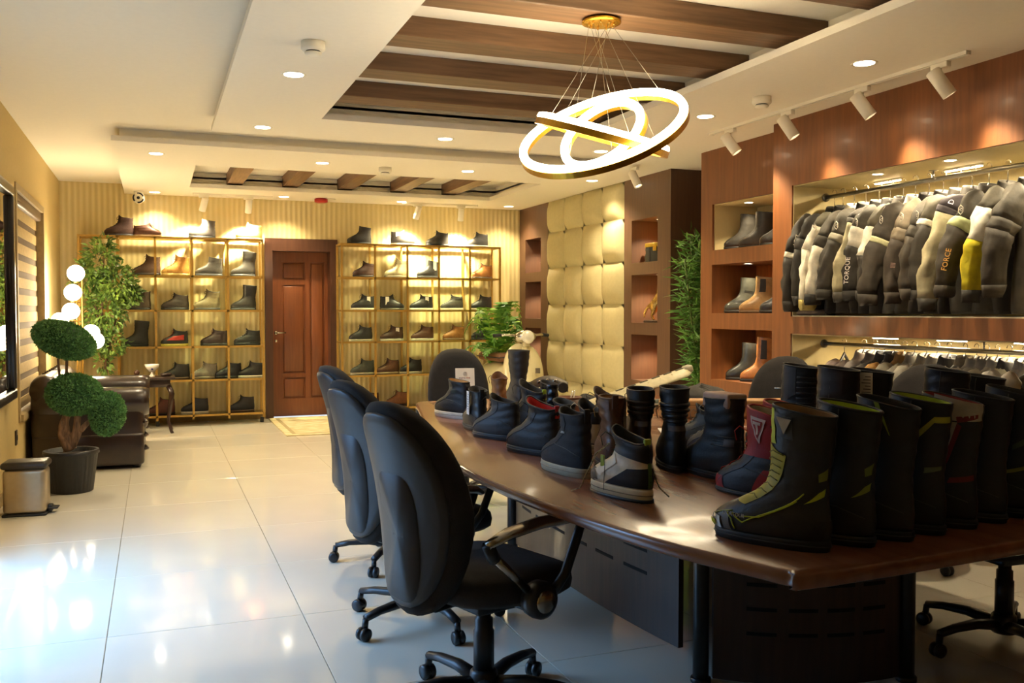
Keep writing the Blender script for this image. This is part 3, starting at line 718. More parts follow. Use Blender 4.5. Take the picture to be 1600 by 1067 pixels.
# ------------------------------------------------------------------ chairs
fab = mat('221d1a', .9, var=.12, bump=.3, bscale=260); shell_m = mat('1d1f23', .45, var=.05)
seat_m = mat('241f1c', .85, var=.12, bump=.3, bscale=260); metal_a = mat('a29a8c', .22, 1)
def make_chair(label, x, y, face, arms=True, plate=False, grp='black office chairs round the table', spin=0, lift=0):
    t = thing('office_chair', label, 'chair', (x, y, 0), face, grp)
    # backrest: front pad and rear shell, both curved; local +x is forward
    def back(off_f, off_b, sc, z0, z1):
        n = 28; rings = []
        zc = (z0+z1)/2; hz = (z1-z0)/2
        for i, (rr, dx) in enumerate(((0.001, 0), (.5, .0), (.85, .0), (.96, .006), (1, .018))):
            pass
        return zc, hz
    zc, hz, hw = .70+lift, .33, .218
    def P(a, r, side, th):
        c, s_ = math.cos(a), math.sin(a)
        yy = hw*r*math.copysign(abs(c)**(2/2.6), c); zz = hz*r*math.copysign(abs(s_)**(2/2.5), s_)
        yy *= 1-.16*max(0, -zz/hz)-.04*max(0, zz/hz)
        curve = -.16*(zz/hz)**2*.32-.05*(zz/hz)+.10*(yy/hw)**2*.55
        return (-.26+curve+side*th, yy, zc+zz)
    n = 32; A = [2*math.pi*i/n for i in range(n)]
    rings = [[P(a, r, 1, th) for a in A] for r, th in ((.02, .036), (.5, .038), (.8, .038), (.92, .032), (.985, .014), (1.0, -.010), (.99, -.03), (.95, -.044), (.88, -.05))]
    link('backrest', MB().loft(rings, True, False), fab, t)
    rings = [[P(a, r, -1, th) for a in A] for r, th in ((.90, .046), (.905, .056), (.88, .064), (.8, .068), (.5, .070), (.02, .072))]
    sh = link('back_shell', MB().loft(rings, False, True), shell_m, t)
    # raised lower rib field on the shell
    rings = []
    for r, th in ((1, .0), (.96, .008), (.02, .009)):
        rr = []
        for a in A:
            c, s_ = math.cos(a), math.sin(a)
            yy = .10*r*math.copysign(abs(c)**.5, c); zz = -.08*hz/.33+.20*r*math.copysign(abs(s_)**.5, s_)
            curve = -.16*(zz/hz)**2*.32-.05*(zz/hz)+.10*(yy/hw)**2*.55
            rr.append((-.26+curve-.070-th+.004, yy, zc+zz))
        rings.append(rr)
    link('rib_panel', MB().loft(rings, False, True), shell_m, sh)
    if plate: link('maker_plate', MB().rbox(-.205, -.195, -.035, .035, zc+.12, zc+.132, .004), metal_a, t)
    rings = []
    for r, z in ((.9, .40), (1, .42), (1.02, .45), (1.0, .475), (.93, .492), (.5, .488), (.02, .482)):
        rr = []
        for a in A:
            c, s_ = math.cos(a), math.sin(a)
            xx = .24*r*math.copysign(abs(c)**(2/2.8), c); yy = .245*r*math.copysign(abs(s_)**(2/2.8), s_)
            rr.append((.02+xx, yy, z-.0-.03*max(0, xx/.24)**4))
        rings.append(rr)
    link('seat', MB().loft(rings), seat_m, t)
    link('seat_pan', MB().rbox(-.12, .16, -.14, .14, .36, .402, .01), black_p, t)
    link('back_bracket', MB().tube([(-.05, 0, .38), (-.2, 0, .37), (-.265, 0, .40), (-.28, 0, .47)], .02, 8, squash=(.6, 1.5)), black_p, t)
    if arms:
        for s_ in (-1, 1):
            yy = s_*.285
            pts = [(-.20, yy, .622), (-.12, yy, .648), (0, yy, .664), (.10, yy, .664), (.17, yy, .656), (.20, yy, .642)]
            am = link('armrest', MB().tube(pts, [.016, .022, .024, .024, .022, .014], 12, squash=(.75, 1.25)), metal_a, t)
            link('arm_strut', MB().tube([(-.185, yy, .60), (-.05, yy, .47)], .014, 12), metal_a, am)
            link('arm_joint', MB().tube([(-.195, yy, .628), (-.178, yy, .59), (-.168, yy, .578)], .02, 10), black_p, am)
            link('arm_front_strut', MB().tube([(.17, yy, .65), (.15, yy, .60), (.10, yy, .49), (.03, yy, .42)], .016, 10), black_p, am)
            K = TR(0, yy, .43) @ Matrix.Rotation(R(90), 4, 'X')
            link('arm_hub', MB().lathe([(.03, -.03), (.055, -.025), (.058, 0), (.055, .02), (.045, .026)], 24, K), black_p, am)
            K2 = K @ (Matrix.Identity(4) if s_ < 0 else Matrix.Rotation(R(180), 4, 'X'))
            link('hub_cap', MB().lathe([(.034, .025), (.036, .03), (.03, .036), (.001, .037)], 24, K2), metal_a, am)
            link('arm_bracket', MB().rbox(-.02, .02, min(0, yy), max(0, yy), .385, .40, .004), black_p, t)
    link('gas_column', MB().lathe([(.034, .13), (.034, .26), (.030, .265), (.030, .30), (.024, .305), (.024, .37)], 18), black_p, t)
    link('base_hub', MB().lathe([(.045, .06), (.052, .075), (.045, .125), (.036, .135)], 20), black_p, t)
    for k in range(5):
        a = spin+2*math.pi*k/5; M = RZ(a)
        lg = link('base_leg', MB().tube([(.03, 0, .09), (.14, 0, .105), (.24, 0, .10), (.31, 0, .088)], [.028, .024, .02, .018], 10, M=M, squash=(.8, 1)), black_p, t)
        cs = MB()
        M2 = M @ TR(.32, 0, .027) @ Matrix.Rotation(R(90), 4, 'X')
        link('caster', cs.lathe([(.018, -.024), (.026, -.02), (.027, -.006), (.018, -.003), (.018, .003), (.027, .006), (.026, .02), (.018, .024)], 16, M2).tube([(.31, 0, .085), (.315, 0, .05)], .013, 8, M=M), black_p, lg)
    return t
make_chair('black office chair with metal arms in the foreground, nearest of the left row', .99, 2.82, R(17), spin=R(20))
make_chair('black office chair second of the left row, behind the foreground chair', 1.04, 3.72, R(15), spin=R(120))
make_chair('black office chair third and farthest of the left row', 1.16, 4.68, R(10), spin=R(10))
make_chair('black office chair at the far end of the table behind the boots', 1.95, 5.95, R(-98), arms=True)
make_chair('black office chair before the bamboo plant, small silver plate on its back', 3.62, 4.86, R(215), plate=True, lift=-.03)
make_chair('black office chair mostly hidden behind tall boots before the lower jacket bay', 3.60, 3.75, R(200), arms=False, lift=-.02)
make_chair('black office chair at the right edge of the photo, only seat and base showing', 3.05, 2.62, R(178), spin=R(0), arms=False)

# ------------------------------------------------------------------ footwear on the table
def on_table(x, y): return (x, y, .75)
NEON = 'b6c21c'
TG = 'footwear on the conference table'
# tall touring boots along the near edge: heel points, all toes away to the left
HD = R(118)
def heel_at(x, y, L, h=HD): return (x+math.cos(h)*L*.5, y+math.sin(h)*L*.5, .75)
big = dict(L=.285, H=.32, Wd=.054, top=(-.05, .47, 1.0), tilt=.18, toe=2.1, ank=.09)
b1 = Boot(seed=1, fold=.001, **big)
t, B2 = shoe('motorcycle_boot', 'tall black motorcycle boot with neon yellow quilted front panel, foremost on the table', 'boot', heel_at(1.425, 1.69, .285), HD, b1, '20211f', '161513', '8c6a44', .022, .42, hd=1.5, group=TG,
     toecap='5c574c', heel='1b1b1a',
     panels=(('instep_panel', ((.05, .085), (.95, .075), (1.35, .21), (.35, .235)), 'a89c1a'), ('shin_edge', ((.55, .235), (.9, .235), (.75, .315), (.45, .315)), NEON),
             ('shin_plate', ((1.0, .255), (1.55, .25), (1.5, .305), (.75, .31)), '3a3b3c'), ('heel_flash', ((2.1, .095), (2.75, .115), (2.8, .135), (2.5, .125)), NEON), ('heel_flash', ((2.45, .15), (2.85, .155), (2.9, .185), (2.4, .17)), '7d8424')),
     lines=(('neon_piping', [[(.95, .05), (1.25, .03), (1.55, .06), (2.0, .12)], [(.8, .05), (1.0, .035), (1.1, .01)], [(1.2, .045), (1.5, .05), (1.9, .1)]], NEON, .0018), ('neon_piping', [(.2, .03), (.55, .045), (.9, .055)], '8a9630', .0018)))
for k in range(8):
    z = .095+.0165*k; link('quilt_seam', MB().tube(line_on(B2, [(.12+.035*k, z), (.55+.03*k, z+.008), (.95+.045*k, z)], 0, .0035), .0012, 5), mat('6e6812', .6), t)
p = [B2.pt(a, z, .004) for a, z in ((.98, .30), (1.5, .30), (1.3, .262))]
m = MB(); m.add([tuple(Vector(q)) for q in p]+[tuple(Vector(q)+Vector((0, .003, 0))) for q in p], [(0, 1, 2), (3, 5, 4), (0, 3, 4, 1), (1, 4, 5, 2), (2, 5, 3, 0)], flat=True)
link('triangle_badge', m, mat('9c958a', .3, .8), t)
link('toe_slider', MB().add(*patch(B2, ((.15, .006), (.75, .004), (.7, .034), (.25, .04)), off=.006)), mat('b8b0a0', .3, .7), t)
link('toe_slider_insert', MB().add(*patch(B2, ((.22, .012), (.6, .010), (.58, .022), (.28, .026)), off=.009)), mat(NEON, .4), t)
text('lettering', 'SPORTOUR', .013, mat('a8a498', .5), t, TR(.070, .052, .066) @ Matrix.Rotation(R(168), 4, 'Z') @ Matrix.Rotation(R(80), 4, 'X') @ Matrix.Rotation(R(0), 4, 'Z'))
near = [(1.555, 1.69, '1a1b1a', 'a6c01e', 'tall black motorcycle boot with bright neon lining, second along the near edge',
         dict(panels=(('heel_flash', ((2.1, .10), (2.75, .12), (2.8, .14), (2.5, .13)), '8a9020'), ('heel_flash', ((2.45, .155), (2.8, .16), (2.85, .19), (2.4, .175)), '6c7226')), collar='1c1c1b')),
        (1.68, 1.70, '191919', '161514', 'tall plain black motorcycle boot with a thin green spike, third along the near edge',
         dict(panels=(('green_spike', ((1.35, .33), (1.5, .33), (1.85, .25), (1.83, .25)), '8a9a34'),))),
        (1.80, 1.72, '1a1b1a', '9cb01e', 'tall black motorcycle boot with a bent yellow stripe, fourth along the near edge',
         dict(panels=(('yellow_stripe', ((1.75, .235), (2.2, .278), (2.2, .295), (1.7, .252)), 'a8a028'), ('yellow_stripe', ((2.2, .278), (2.95, .28), (2.95, .298), (2.2, .295)), 'a8a028'), ('grey_stripe', ((2.0, .14), (2.7, .15), (2.7, .16), (2.0, .155)), '5c6448')))),
        (1.925, 1.74, '1a1919', '8c2a24', 'tall black motorcycle boot with white and red top panels, fifth along the near edge',
         dict(panels=(('white_panel', ((1.2, .27), (2.95, .28), (2.95, .335), (1.2, .335)), 'b8a890'), ('white_panel', ((1.2, .13), (1.5, .14), (1.9, .27), (1.2, .27)), 'a89c88'), ('red_edge', ((1.9, .268), (2.7, .288), (2.7, .30), (1.85, .285)), '7a1c18'), ('red_edge', ((1.5, .14), (1.65, .14), (2.05, .26), (1.9, .268)), '7a1c18'), ('red_edge', ((1.9, .10), (2.8, .11), (2.8, .125), (1.9, .115)), '6c1816')))),
        (2.05, 1.76, '171717', '1c1a19', 'tall all black motorcycle boot, sixth along the near edge', {}),
        (2.18, 1.77, '191a19', '2a2a26', 'tall black motorcycle boot with faint yellow side lines at the photo edge',
         dict(panels=(('yellow_stripe', ((1.7, .10), (2.4, .12), (2.4, .132), (1.7, .112)), '8e8c26'), ('grey_stripe', ((1.7, .17), (2.4, .20), (2.4, .225), (1.7, .185)), '3c4630'))))]
for i, (x, y, c, lin, lab, ex) in enumerate(near):
    bb = Boot(seed=i+3, fold=.001, L=.29, H=.325+.004*(i % 3), Wd=.051, top=(-.05, .46, 1.0), tilt=.17+.05*(i % 2), ank=.09)
    shoe('motorcycle_boot', lab, 'boot', heel_at(x, y, .29), HD, bb, c, '151413', lin, .022, .45, hd=1, group=TG, **ex)
# back row of tall boots
for i, (x, y, H, c, lab, ex) in enumerate((
    (2.30, 3.02, .335, '1f201f', 'tall black boot with ribbed calf behind the red boxing boots', dict(ribs=[(.16+.022*k, .005) for k in range(7)], panels=(('grey_panel', ((.9, .18), (1.6, .22), (1.6, .33), (.9, .33)), '3a3834'),))),
    (2.225, 2.72, .345, '1c1c1b', 'tall black zip boot behind the neon boot, left of the tagged boot', dict(panels=(('side_flap', ((1.0, .24), (2.0, .25), (2.0, .34), (1.0, .34)), '2c2a28'),))),
    (2.355, 2.70, .335, '1a1a1a', 'tall black boot with a long white tag behind the near row', dict(tagc='e8e0cc', tag_side=1)),
    (2.50, 2.50, .345, '1a1a19', 'tall wide black boot standing before the gold brown jacket', {}),
    (2.66, 2.50, .32, '191918', 'black boot beside the tall wide one, before the grey jackets', {}))):
    bb = Boot(seed=i+11, L=.29, H=H, Wd=.052, top=(-.05, .46, 1.0), tilt=.12, ank=.09)
    shoe('motorcycle_boot', lab, 'boot', (x, y, .75), HD, bb, c, '151413', '201d1b', .022, .45, hd=1, group=TG, **ex)
# red boxing boots
RED = '9c1414'
for i, (x, y, lab) in enumerate(((1.655, 2.30, 'red and black high boxing boot with a white T badge, front one of the pair'), (1.80, 2.42, 'red boxing boot of the pair, mostly behind the other red one'))):
    bb = Boot(seed=20, L=.27, H=.255, Wd=.046, top=(.0, .54, .95), tilt=.22, fold=.0015, ank=.04)
    t, B2 = shoe('boxing_boot', lab, 'boot', (x, y, .75), R(104), bb, '191818', '221f1e', 'b8a888', .012, .55, laces='b8281c' , hd=1, group=TG, collar=RED, toecap=RED,
        panels=(('heel_panel', ((1.75, .012), (3.05, .012), (3.05, .085), (1.9, .08)), RED), ('heel_panel', ((-1.75, .012), (-3.05, .012), (-3.05, .085), (-1.9, .08)), RED),
                ('shaft_panel', ((.5, .12), (2.2, .115), (3.1, .254), (.3, .254)), RED), ('shaft_panel', ((-.5, .12), (-2.2, .115), (-3.1, .254), (-.3, .254)), RED), ('back_strap', ((2.3, .08), (2.9, .08), (2.9, .20), (2.3, .20)), '8a1414')))
    # badge on the side of the shaft
    for nm, qd, c, off in (('badge', ((1.10, .238), (1.84, .238), (1.5, .160), (1.46, .160)), 'd0b4a4', .004), ('badge_field', ((1.24, .230), (1.71, .230), (1.49, .175), (1.47, .175)), RED, .0052),
                           ('letter_bar', ((1.31, .226), (1.64, .226), (1.62, .217), (1.34, .217)), 'd0b4a4', .0064), ('letter_stem', ((1.43, .218), (1.53, .218), (1.52, .188), (1.45, .188)), 'd0b4a4', .0066)):
        link(nm, MB().add(*patch(B2, qd, off=off)), mat(c, .6), t)
    P0 = Vector(B2.pt(2.45, .045, .009)); nrm = (Vector(B2.pt(2.45, .045, .02))-P0).normalized(); ex = Vector((-1, 0, 0)); ex = (ex-nrm*ex.dot(nrm)).normalized(); ey = nrm.cross(ex)
    M = Matrix((( ex.x, ey.x, nrm.x, P0.x), (ex.y, ey.y, nrm.y, P0.y), (ex.z, ey.z, nrm.z, P0.z), (0, 0, 0, 1)))
    text('lettering', 'TITLE', .026, mat('b89088', .6), t, M)
# the rest of the table, from near to far
mid = [
 ('boot', 1.73, 2.63, 92, dict(L=.29, H=.265, Wd=.052, top=(-.03, .56, .95), tilt=-.03), '1b1b1a', '151413', 'black mid boot stuffed with a beige card insert', dict(insert='b89a88', panels=(('ankle_patch', ((2.2, .10), (2.8, .10), (2.8, .125), (2.2, .125)), '5a4c44'),), ribs=[(.10+.016*k, .003) for k in range(3)])),
 ('boot', 1.70, 2.84, 68, dict(L=.29, H=.285, Wd=.052, top=(-.02, .58, .98), tilt=.02), '1d1d1d', '151413', 'black boot with ribbed heel and grey band, padded tongue showing', dict(ribs=[(.165+.02*k, .0075) for k in range(4)], panels=(('grey_band', ((2.3, .13), (3.9, .13), (3.9, .15), (2.3, .15)), '6a625c'),), laces='3a3836', lin='3a3632')),
 ('boot', 1.615, 2.93, 70, dict(L=.28, H=.275, Wd=.050, top=(-.01, .60, .95), tilt=.02), '33241d', '181514', 'dark brown boot with black ribbed collar and grey band', dict(ribs=[(.19+.02*k, .0075) for k in range(3)], panels=(('black_collar', ((1.9, .17), (4.38, .17), (4.38, .272), (1.9, .272)), '1c1b1a'), ('grey_band', ((2.3, .14), (3.9, .14), (3.9, .16), (2.3, .16)), '6a625c')), laces='2a2624')),
 ('boot', 1.52, 2.97, 72, dict(L=.28, H=.245, Wd=.050, top=(.0, .60, .92)), '6a4429', '2a1d14', 'brown leather boot with a buckled top strap and tan lining', dict(lin='a8743c', collar='5a3a24', tab='5a3a24', laces='b08a3c', tagc='c8bca8', tag_side=-1, panels=(('strap', ((1.3, .205), (2.7, .205), (2.7, .235), (1.3, .235)), '573822'),), rough=.38)),
 ('sneaker', 1.29, 2.44, 100, dict(L=.262, H=.175, Wd=.050, top=(.03, .62, .72), tilt=.25), 'e2cfae', 'd8c8a2', 'white and black high-top sneaker with speckled laces and lime tag', None),
 ('sneaker', 1.30, 2.86, 96, dict(L=.285, H=.205, Wd=.051, top=(.02, .56, .78), tilt=0), '232225', 'a89c80', 'black nubuck high-top with a cream sole on the table edge', dict(panels=(('small_label', ((1.15, .13), (1.5, .13), (1.5, .138), (1.15, .138)), '9a9890'),), tab='1c1b1c', lin='2c2a28', rough=.8, laces='1c1b1c')),
 ('boot', 1.36, 3.30, 108, dict(L=.29, H=.185, Wd=.052, top=(.01, .60, .82), tilt=.2), '1b1b1b', '151413', 'black riding shoe with bright red lining', dict(lin='c01a1a', collar='161616', laces='242424', tab='b81c1c')),
 ('boot', 1.37, 3.74, 112, dict(L=.28, H=.165, Wd=.050, top=(.03, .60, .76), tilt=.15), '222222', '161514', 'low black riding shoe left of the red-lined one', dict(laces='161616')),
 ('boot', 1.39, 4.08, 85, dict(L=.27, H=.185, Wd=.050, top=(.0, .58, .85)), '181818', '131211', 'black ankle boot with a long white price tag, near the far end', dict(tagc='cfc8c0', tag_side=1, tab='161616', rough=.4)),
 ('boot', 1.43, 4.56, 108, dict(L=.28, H=.19, Wd=.050, top=(.02, .56, .8)), '1b1715', 'd8d0c0', 'black suede boot with a white sole, first at the far left corner', dict(lin='a87a40', panels=(('round_patch', ((1.4, .12), (1.8, .12), (1.8, .145), (1.4, .145)), '20302a'),))),
 ('boot', 1.66, 4.50, 75, dict(L=.28, H=.205, Wd=.050, top=(.0, .58, .85)), '8a5a2c', '2a2018', 'tan lace-up work boot before the far chair', dict(lin='6c4424', laces='4a3020', collar='6a4224')),
 ('boot', 1.88, 4.82, 85, dict(L=.29, H=.33, Wd=.053, top=(-.06, .58, 1.05)), '2b2926', '181614', 'tall plain charcoal boot before the scooter', {}),
 ('boot', 1.60, 3.98, 110, dict(L=.28, H=.19, Wd=.050, top=(.02, .6, .8), tilt=.3), '1c1d1c', '151413', 'black boot with neon green pull loops behind the riding shoes', dict(tab='98b01e', laces='2c2c2c', collar='222', )),
 ('boot', 1.77, 4.16, 95, dict(L=.26, H=.20, Wd=.045, top=(.03, .52, .75)), '1d1a19', '151413', 'narrow glossy black boot before the cream scooter mudguard', dict(rough=.25)),
 ('boot', 1.61, 3.60, 85, dict(L=.28, H=.165, Wd=.050, top=(.02, .60, .85)), '242523', '161514', 'black ankle boot with an open round collar behind the red lining', dict(lin='33322f')),
 ('sneaker', 1.60, 3.33, 85, dict(L=.27, H=.165, Wd=.048, top=(.02, .62, .8), tilt=.25), '1d1c1c', 'c8baa0', 'black sneaker with cream heel panel behind the black nubuck high-top', dict(panels=(('heel_panel', ((2.2, .01), (4.0, .01), (4.0, .10), (2.2, .10)), 'c0b090'),), laces='c8baa0')),
 ('boot', 1.80, 3.60, 105, dict(L=.28, H=.18, Wd=.050, top=(.02, .62, .82), tilt=.3), '3a2a20', '1c1714', 'dark brown boot with a bent open tongue behind the brown leather boot', dict(laces='2a1e18', lin='4a3224')),
 ('boot', 1.95, 3.54, 75, dict(L=.28, H=.185, Wd=.050, top=(.02, .60, .85)), '4c3424', '241b15', 'mid brown boot with padded collar right of the dark brown one', dict(laces='2a1e18', lin='6a4630', collar='5a3c28')),
 ('boot', 2.02, 3.14, 130, dict(L=.28, H=.15, Wd=.050, top=(.02, .60, .8), tilt=.2), '4a483e', '2a2824', 'olive grey hiking shoe between the two upright black boots', dict(laces='8a8674')),
 ('boot', 1.92, 2.90, 100, dict(L=.28, H=.215, Wd=.048, top=(.02, .56, .8)), '1a1a1a', '151413', 'black boot tucked behind the left red boxing boot', dict(laces='a09c90')),
]
for i, (nm, x, y, a, kw, c, so, lab, ex) in enumerate(mid):
    if kw.get('H', .2) < .23: kw.setdefault('ank', .045); kw.setdefault('peak', .022 if ex is None or ex.get('laces') else .006); kw.setdefault('tilt', .1)
    bb = Boot(seed=i+30, **kw)
    if ex is None:
        t, B2 = shoe(nm, lab, 'sneaker', (x, y, .75), R(a), bb, c, so, '171717', .034, .5, hd=1.4, group=TG, collar='17181a', toecap='191b20',
            panels=(('collar_panel', ((.75, .13), (3.14, .095), (3.14, .172), (.75, .172)), '17181a'), ('collar_panel', ((-.75, .13), (-3.14, .095), (-3.14, .172), (-.75, .172)), '17181a'),
                    ('heel_panel', ((1.45, .008), (3.14, .008), (3.14, .082), (2.0, .075)), '191b20'), ('heel_panel', ((-1.45, .008), (-3.14, .008), (-3.14, .082), (-2.0, .075)), '191b20'), ('toe_box', ((-1.2, .012), (1.2, .012), (.9, .055), (-.9, .055)), '191b20'), ('side_overlay', ((.85, .05), (1.3, .03), (1.5, .09), (.95, .12)), 'efe0c2'),
                    ('heel_stripe', ((3.0, .01), (3.28, .01), (3.28, .10), (3.0, .10)), '5c7a3a')), tab='a8b83c', laces='2c3a2a')
        link('loose_lace', MB().tube([(.03, .02, .155), (.07, .04, .12), (.09, .06, .06), (.105, .075, .012), (.13, .09, .002)], .0024, 5).tube([(-.03, -.03, .165), (-.06, -.06, .10), (-.085, -.075, .03), (-.10, -.10, .003)], .0024, 5), mat('b8b48a', .8, var=.6, scale=160), t)
        link('lime_tag', MB().rbox(.02, .038, .038, .041, .085, .12, .001, M=TR(.01, 0, 0)), mat('a8b01c', .6), t)
        link('tag_string', MB().tube([(.035, .04, .12), (.02, .046, .09), (.015, .054, .02)], .0009, 5), mat('2a2a28', .8), t)
        link('outsole', MB().loft([[(bb.pt(2*math.pi*k/32, 0, .0075)[0], bb.pt(2*math.pi*k/32, 0, .0075)[1], z) for k in range(32)] for z in (0, .009)]), black_p, t)
    else:
        ex = dict(ex); ln_ = ex.pop('lin', '221f1d'); rg_ = ex.pop('rough', .55)
        if ex.get('collar') == '222': ex['collar'] = '222222'
        shoe(nm, lab, 'sneaker' if nm == 'sneaker' else 'boot', (x, y, .75), R(a), bb, c, so, ln_, .03 if so > '9' else .022, rg_, hd=1, group=TG, **ex)

# ------------------------------------------------------------------ small things on the table
t = thing('sign_card', 'white upright card sign with a small logo and pink word, by the far chair', 'sign', (1.74, 5.28, .75), R(-8))
card = link('card', MB().rbox(-.058, .058, -.0015, .0015, .004, .205, .001, 1, Matrix.Rotation(R(-8), 4, 'X')), mat('f0e6d2', .4, var=0), t, False)
link('stand', MB().rbox(-.06, .06, -.03, .03, 0, .006, .002), mat('d8d4cc', .15), t)
M = Matrix.Rotation(R(-8), 4, 'X') @ Matrix.Rotation(R(90), 4, 'X')
text('lettering', 'euro', .021, mat('a07878', .6), card, M @ TR(-.018, .148, .0018))
text('lettering', 'me', .021, mat('b8443c', .6), card, M @ TR(.019, .148, .0018))
text('logo', '@', .026, mat('8c7c70', .6), card, M @ TR(0, .172, .0018))
t = thing('pen_cup', 'round brown leather cup holding two white pens', 'cup', (2.07, 4.52, .75))
link('cup', MB().lathe([(.068, 0), (.07, .003), (.07, .085), (.064, .085), (.062, .01), (.001, .01)], 24), mat('5e3420', .45), t)
link('rim', MB().lathe([(.0715, .08), (.073, .085), (.0715, .089), (.063, .089), (.063, .083)], 24), mat('6e4028', .45), t)
for k, (dx, a) in enumerate(((-.01, 14), (.012, 10))):
    p = thing('pen', ('white pen leaning in the brown cup, left one', 'white pen leaning in the brown cup, right one')[k], 'pen', (2.07+dx, 4.52-.01, .762), 0, 'pens in the cup')
    link('barrel', MB().tube([(0, 0, 0), (math.sin(R(a))*.12, 0, .11)], .004, 8), mat('e8e2d4', .3), p)
    link('clip', MB().tube([(math.sin(R(a))*.12-.004, -.004, .11), (math.sin(R(a))*.08-.004, -.005, .075)], .0012, 5), chrome, p)
# perforated protector plate and the black gear under it
t = thing('back_protector', 'cream ribbed back protector with a row of slots leaning on black gear', 'protector', (2.56, 4.62, .80), R(-8))
M = Matrix.Rotation(R(-17), 4, 'Y')
rg = []
for i in range(15):
    u = i/14; x = -.34+.68*u; w = .085*(1-abs(2*u-1)**5)**.5+.012
    rg.append([tuple(M @ Vector((x, w*math.cos(q), .05+.018*math.sin(q)+.02*(1-(math.cos(q))**2)))) for q in [2*math.pi*k/14 for k in range(14)]])
link('plate', MB().loft(rg), mat('cfc39a', .45), t)
for k in range(6):
    x = -.10+.075*k; link('slot', MB().rbox(x-.024, x+.024, -.012, .012, .083, .0905, .003, M=M), mat('4c4630', .7), t)
for k in range(7):
    x = -.24+.075*k; link('rib', MB().tube([tuple(M @ Vector((x, -.075, .058))), tuple(M @ Vector((x, -.04, .082)))], .004, 6), mat('bdb086', .5), t)
link('clip', MB().rbox(.30, .35, -.03, .03, .055, .095, .01, M=M), mat('b8ae94', .35), t)
def cloth_heap(name, label, cat, loc, rz, sx, sy, sz, c, seed, parts=()):
    t = thing(name, label, cat, loc, rz); n = 26; rings = []
    for i in range(9):
        u = i/8; r = math.cos(u*math.pi/2)**.55 if u < 1 else .02; rr = []
        for k in range(n):
            a = 2*math.pi*k/n; w = 1+.22*noise.noise(Vector((math.cos(a)*1.6+seed, math.sin(a)*1.6, u*2)))*2
            rr.append((sx*r*w*math.cos(a), sy*r*w*math.sin(a), max(0, sz*u**.8*(1+.35*noise.noise(Vector((a, u*3, seed)))))))
        rings.append(rr)
    link('body', MB().loft(rings), mat(c, .8, bump=.4, bscale=60, var=.2), t)
    for k in range(4):
        a = k*1.5+seed; link('strap', MB().tube([(sx*.8*math.cos(a), sy*.8*math.sin(a), .012), (sx*.5*math.cos(a+.3), sy*.5*math.sin(a+.3), sz*.85), (sx*.1*math.cos(a+.6), sy*.1, sz*1.02), (-sx*.5*math.cos(a), sy*.3, sz*.7)], .006, 6, squash=(.4, 1.8)), mat('2c2722', .7), t)
    return t
cloth_heap('protective_gear', 'heap of black and brown straps and padding right of the cream protector', 'gear', (2.83, 4.42, .75), .3, .24, .17, .13, '2c2621', 2.3)
cloth_heap('glove', 'black leather glove heap left of the cream protector', 'glove', (2.33, 4.83, .75), 1.1, .15, .10, .06, '24211e', 5.1)
t = thing('chain_strap', 'silver grey perforated buckle strap standing curled beside the pen cup', 'strap', (1.98, 4.72, .75), R(-20))
m = MB(); rg = []
for i in range(22):
    u = i/21; x = -.14+.30*u; z = .02+.10*math.sin(u*2.6)+.03*u; rg.append([(x, -.004-.05*u, z), (x, .004-.05*u, z), (x, .004-.05*u, z+.055), (x, -.004-.05*u, z+.055)])
st = link('band', m.loft(rg), mat('8c8578', .4, .5), t)
for i in range(1, 21, 3):
    u = i/21; x = -.14+.30*u; z = .0475+.10*math.sin(u*2.6)+.03*u
    link('eyelet', MB().lathe([(.006, -.001), (.012, 0), (.012, .004), (.006, .004)], 12, TR(x, -.004-.05*u, z) @ Matrix.Rotation(R(90), 4, 'X')), chrome, st)
link('buckle', MB().lathe([(.026, 0), (.034, .003), (.034, .008), (.026, .01), (.012, .006), (.001, .006)], 20, TR(-.06, -.03, .125) @ Matrix.Rotation(R(90), 4, 'X')), mat('3c3833', .3, .7), t)
link('round_badge', MB().lathe([(.03, 0), (.03, .006), (.022, .006), (.001, .005)], 20, TR(.13, -.06, .13) @ Matrix.Rotation(R(90), 4, 'X')), mat('4a463f', .4, .5), t)
t = thing('glass_tray', 'long grey glass tray lying along the far side of the table', 'tray', (2.98, 4.62, .75), R(-20))
link('plate', MB().rbox(-.36, .36, -.06, .06, 0, .012, .004), mat('8f938a', .15, coat=.5), t)
link('lip', MB().rbox(-.36, .36, .05, .06, .012, .03, .003), mat('9ba096', .2), t)
t = thing('reflection_block', 'long tan block in place of a tabletop reflection behind the upright boots', 'box', (2.82, 4.02, .75), R(-21))  # added solid whose tan colour stands in for the wall reflected in the tabletop
link('tan_block', MB().rbox(-.42, .42, -.05, .05, 0, .095, .012, 3), mat('b98a52', .45, var=.05), t)
link('block_line', MB().box(-.40, .40, -.052, -.05, .066, .069), mat('7c5730', .7), t, False)
t = thing('paper_sheet', 'white sheet of paper on the table between two black boots', 'paper', (2.28, 3.62, .75), R(-25))
link('sheet', MB().box(-.15, .15, -.105, .105, 0, .002), mat('f0e8d8', .6, var=0), t, False)
link('print', MB().box(-.12, .1, .06, .064, .002, .0024).box(-.12, .12, .03, .034, .002, .0024).box(-.12, .08, 0, .004, .002, .0024), mat('9a948a', .7), t, False)

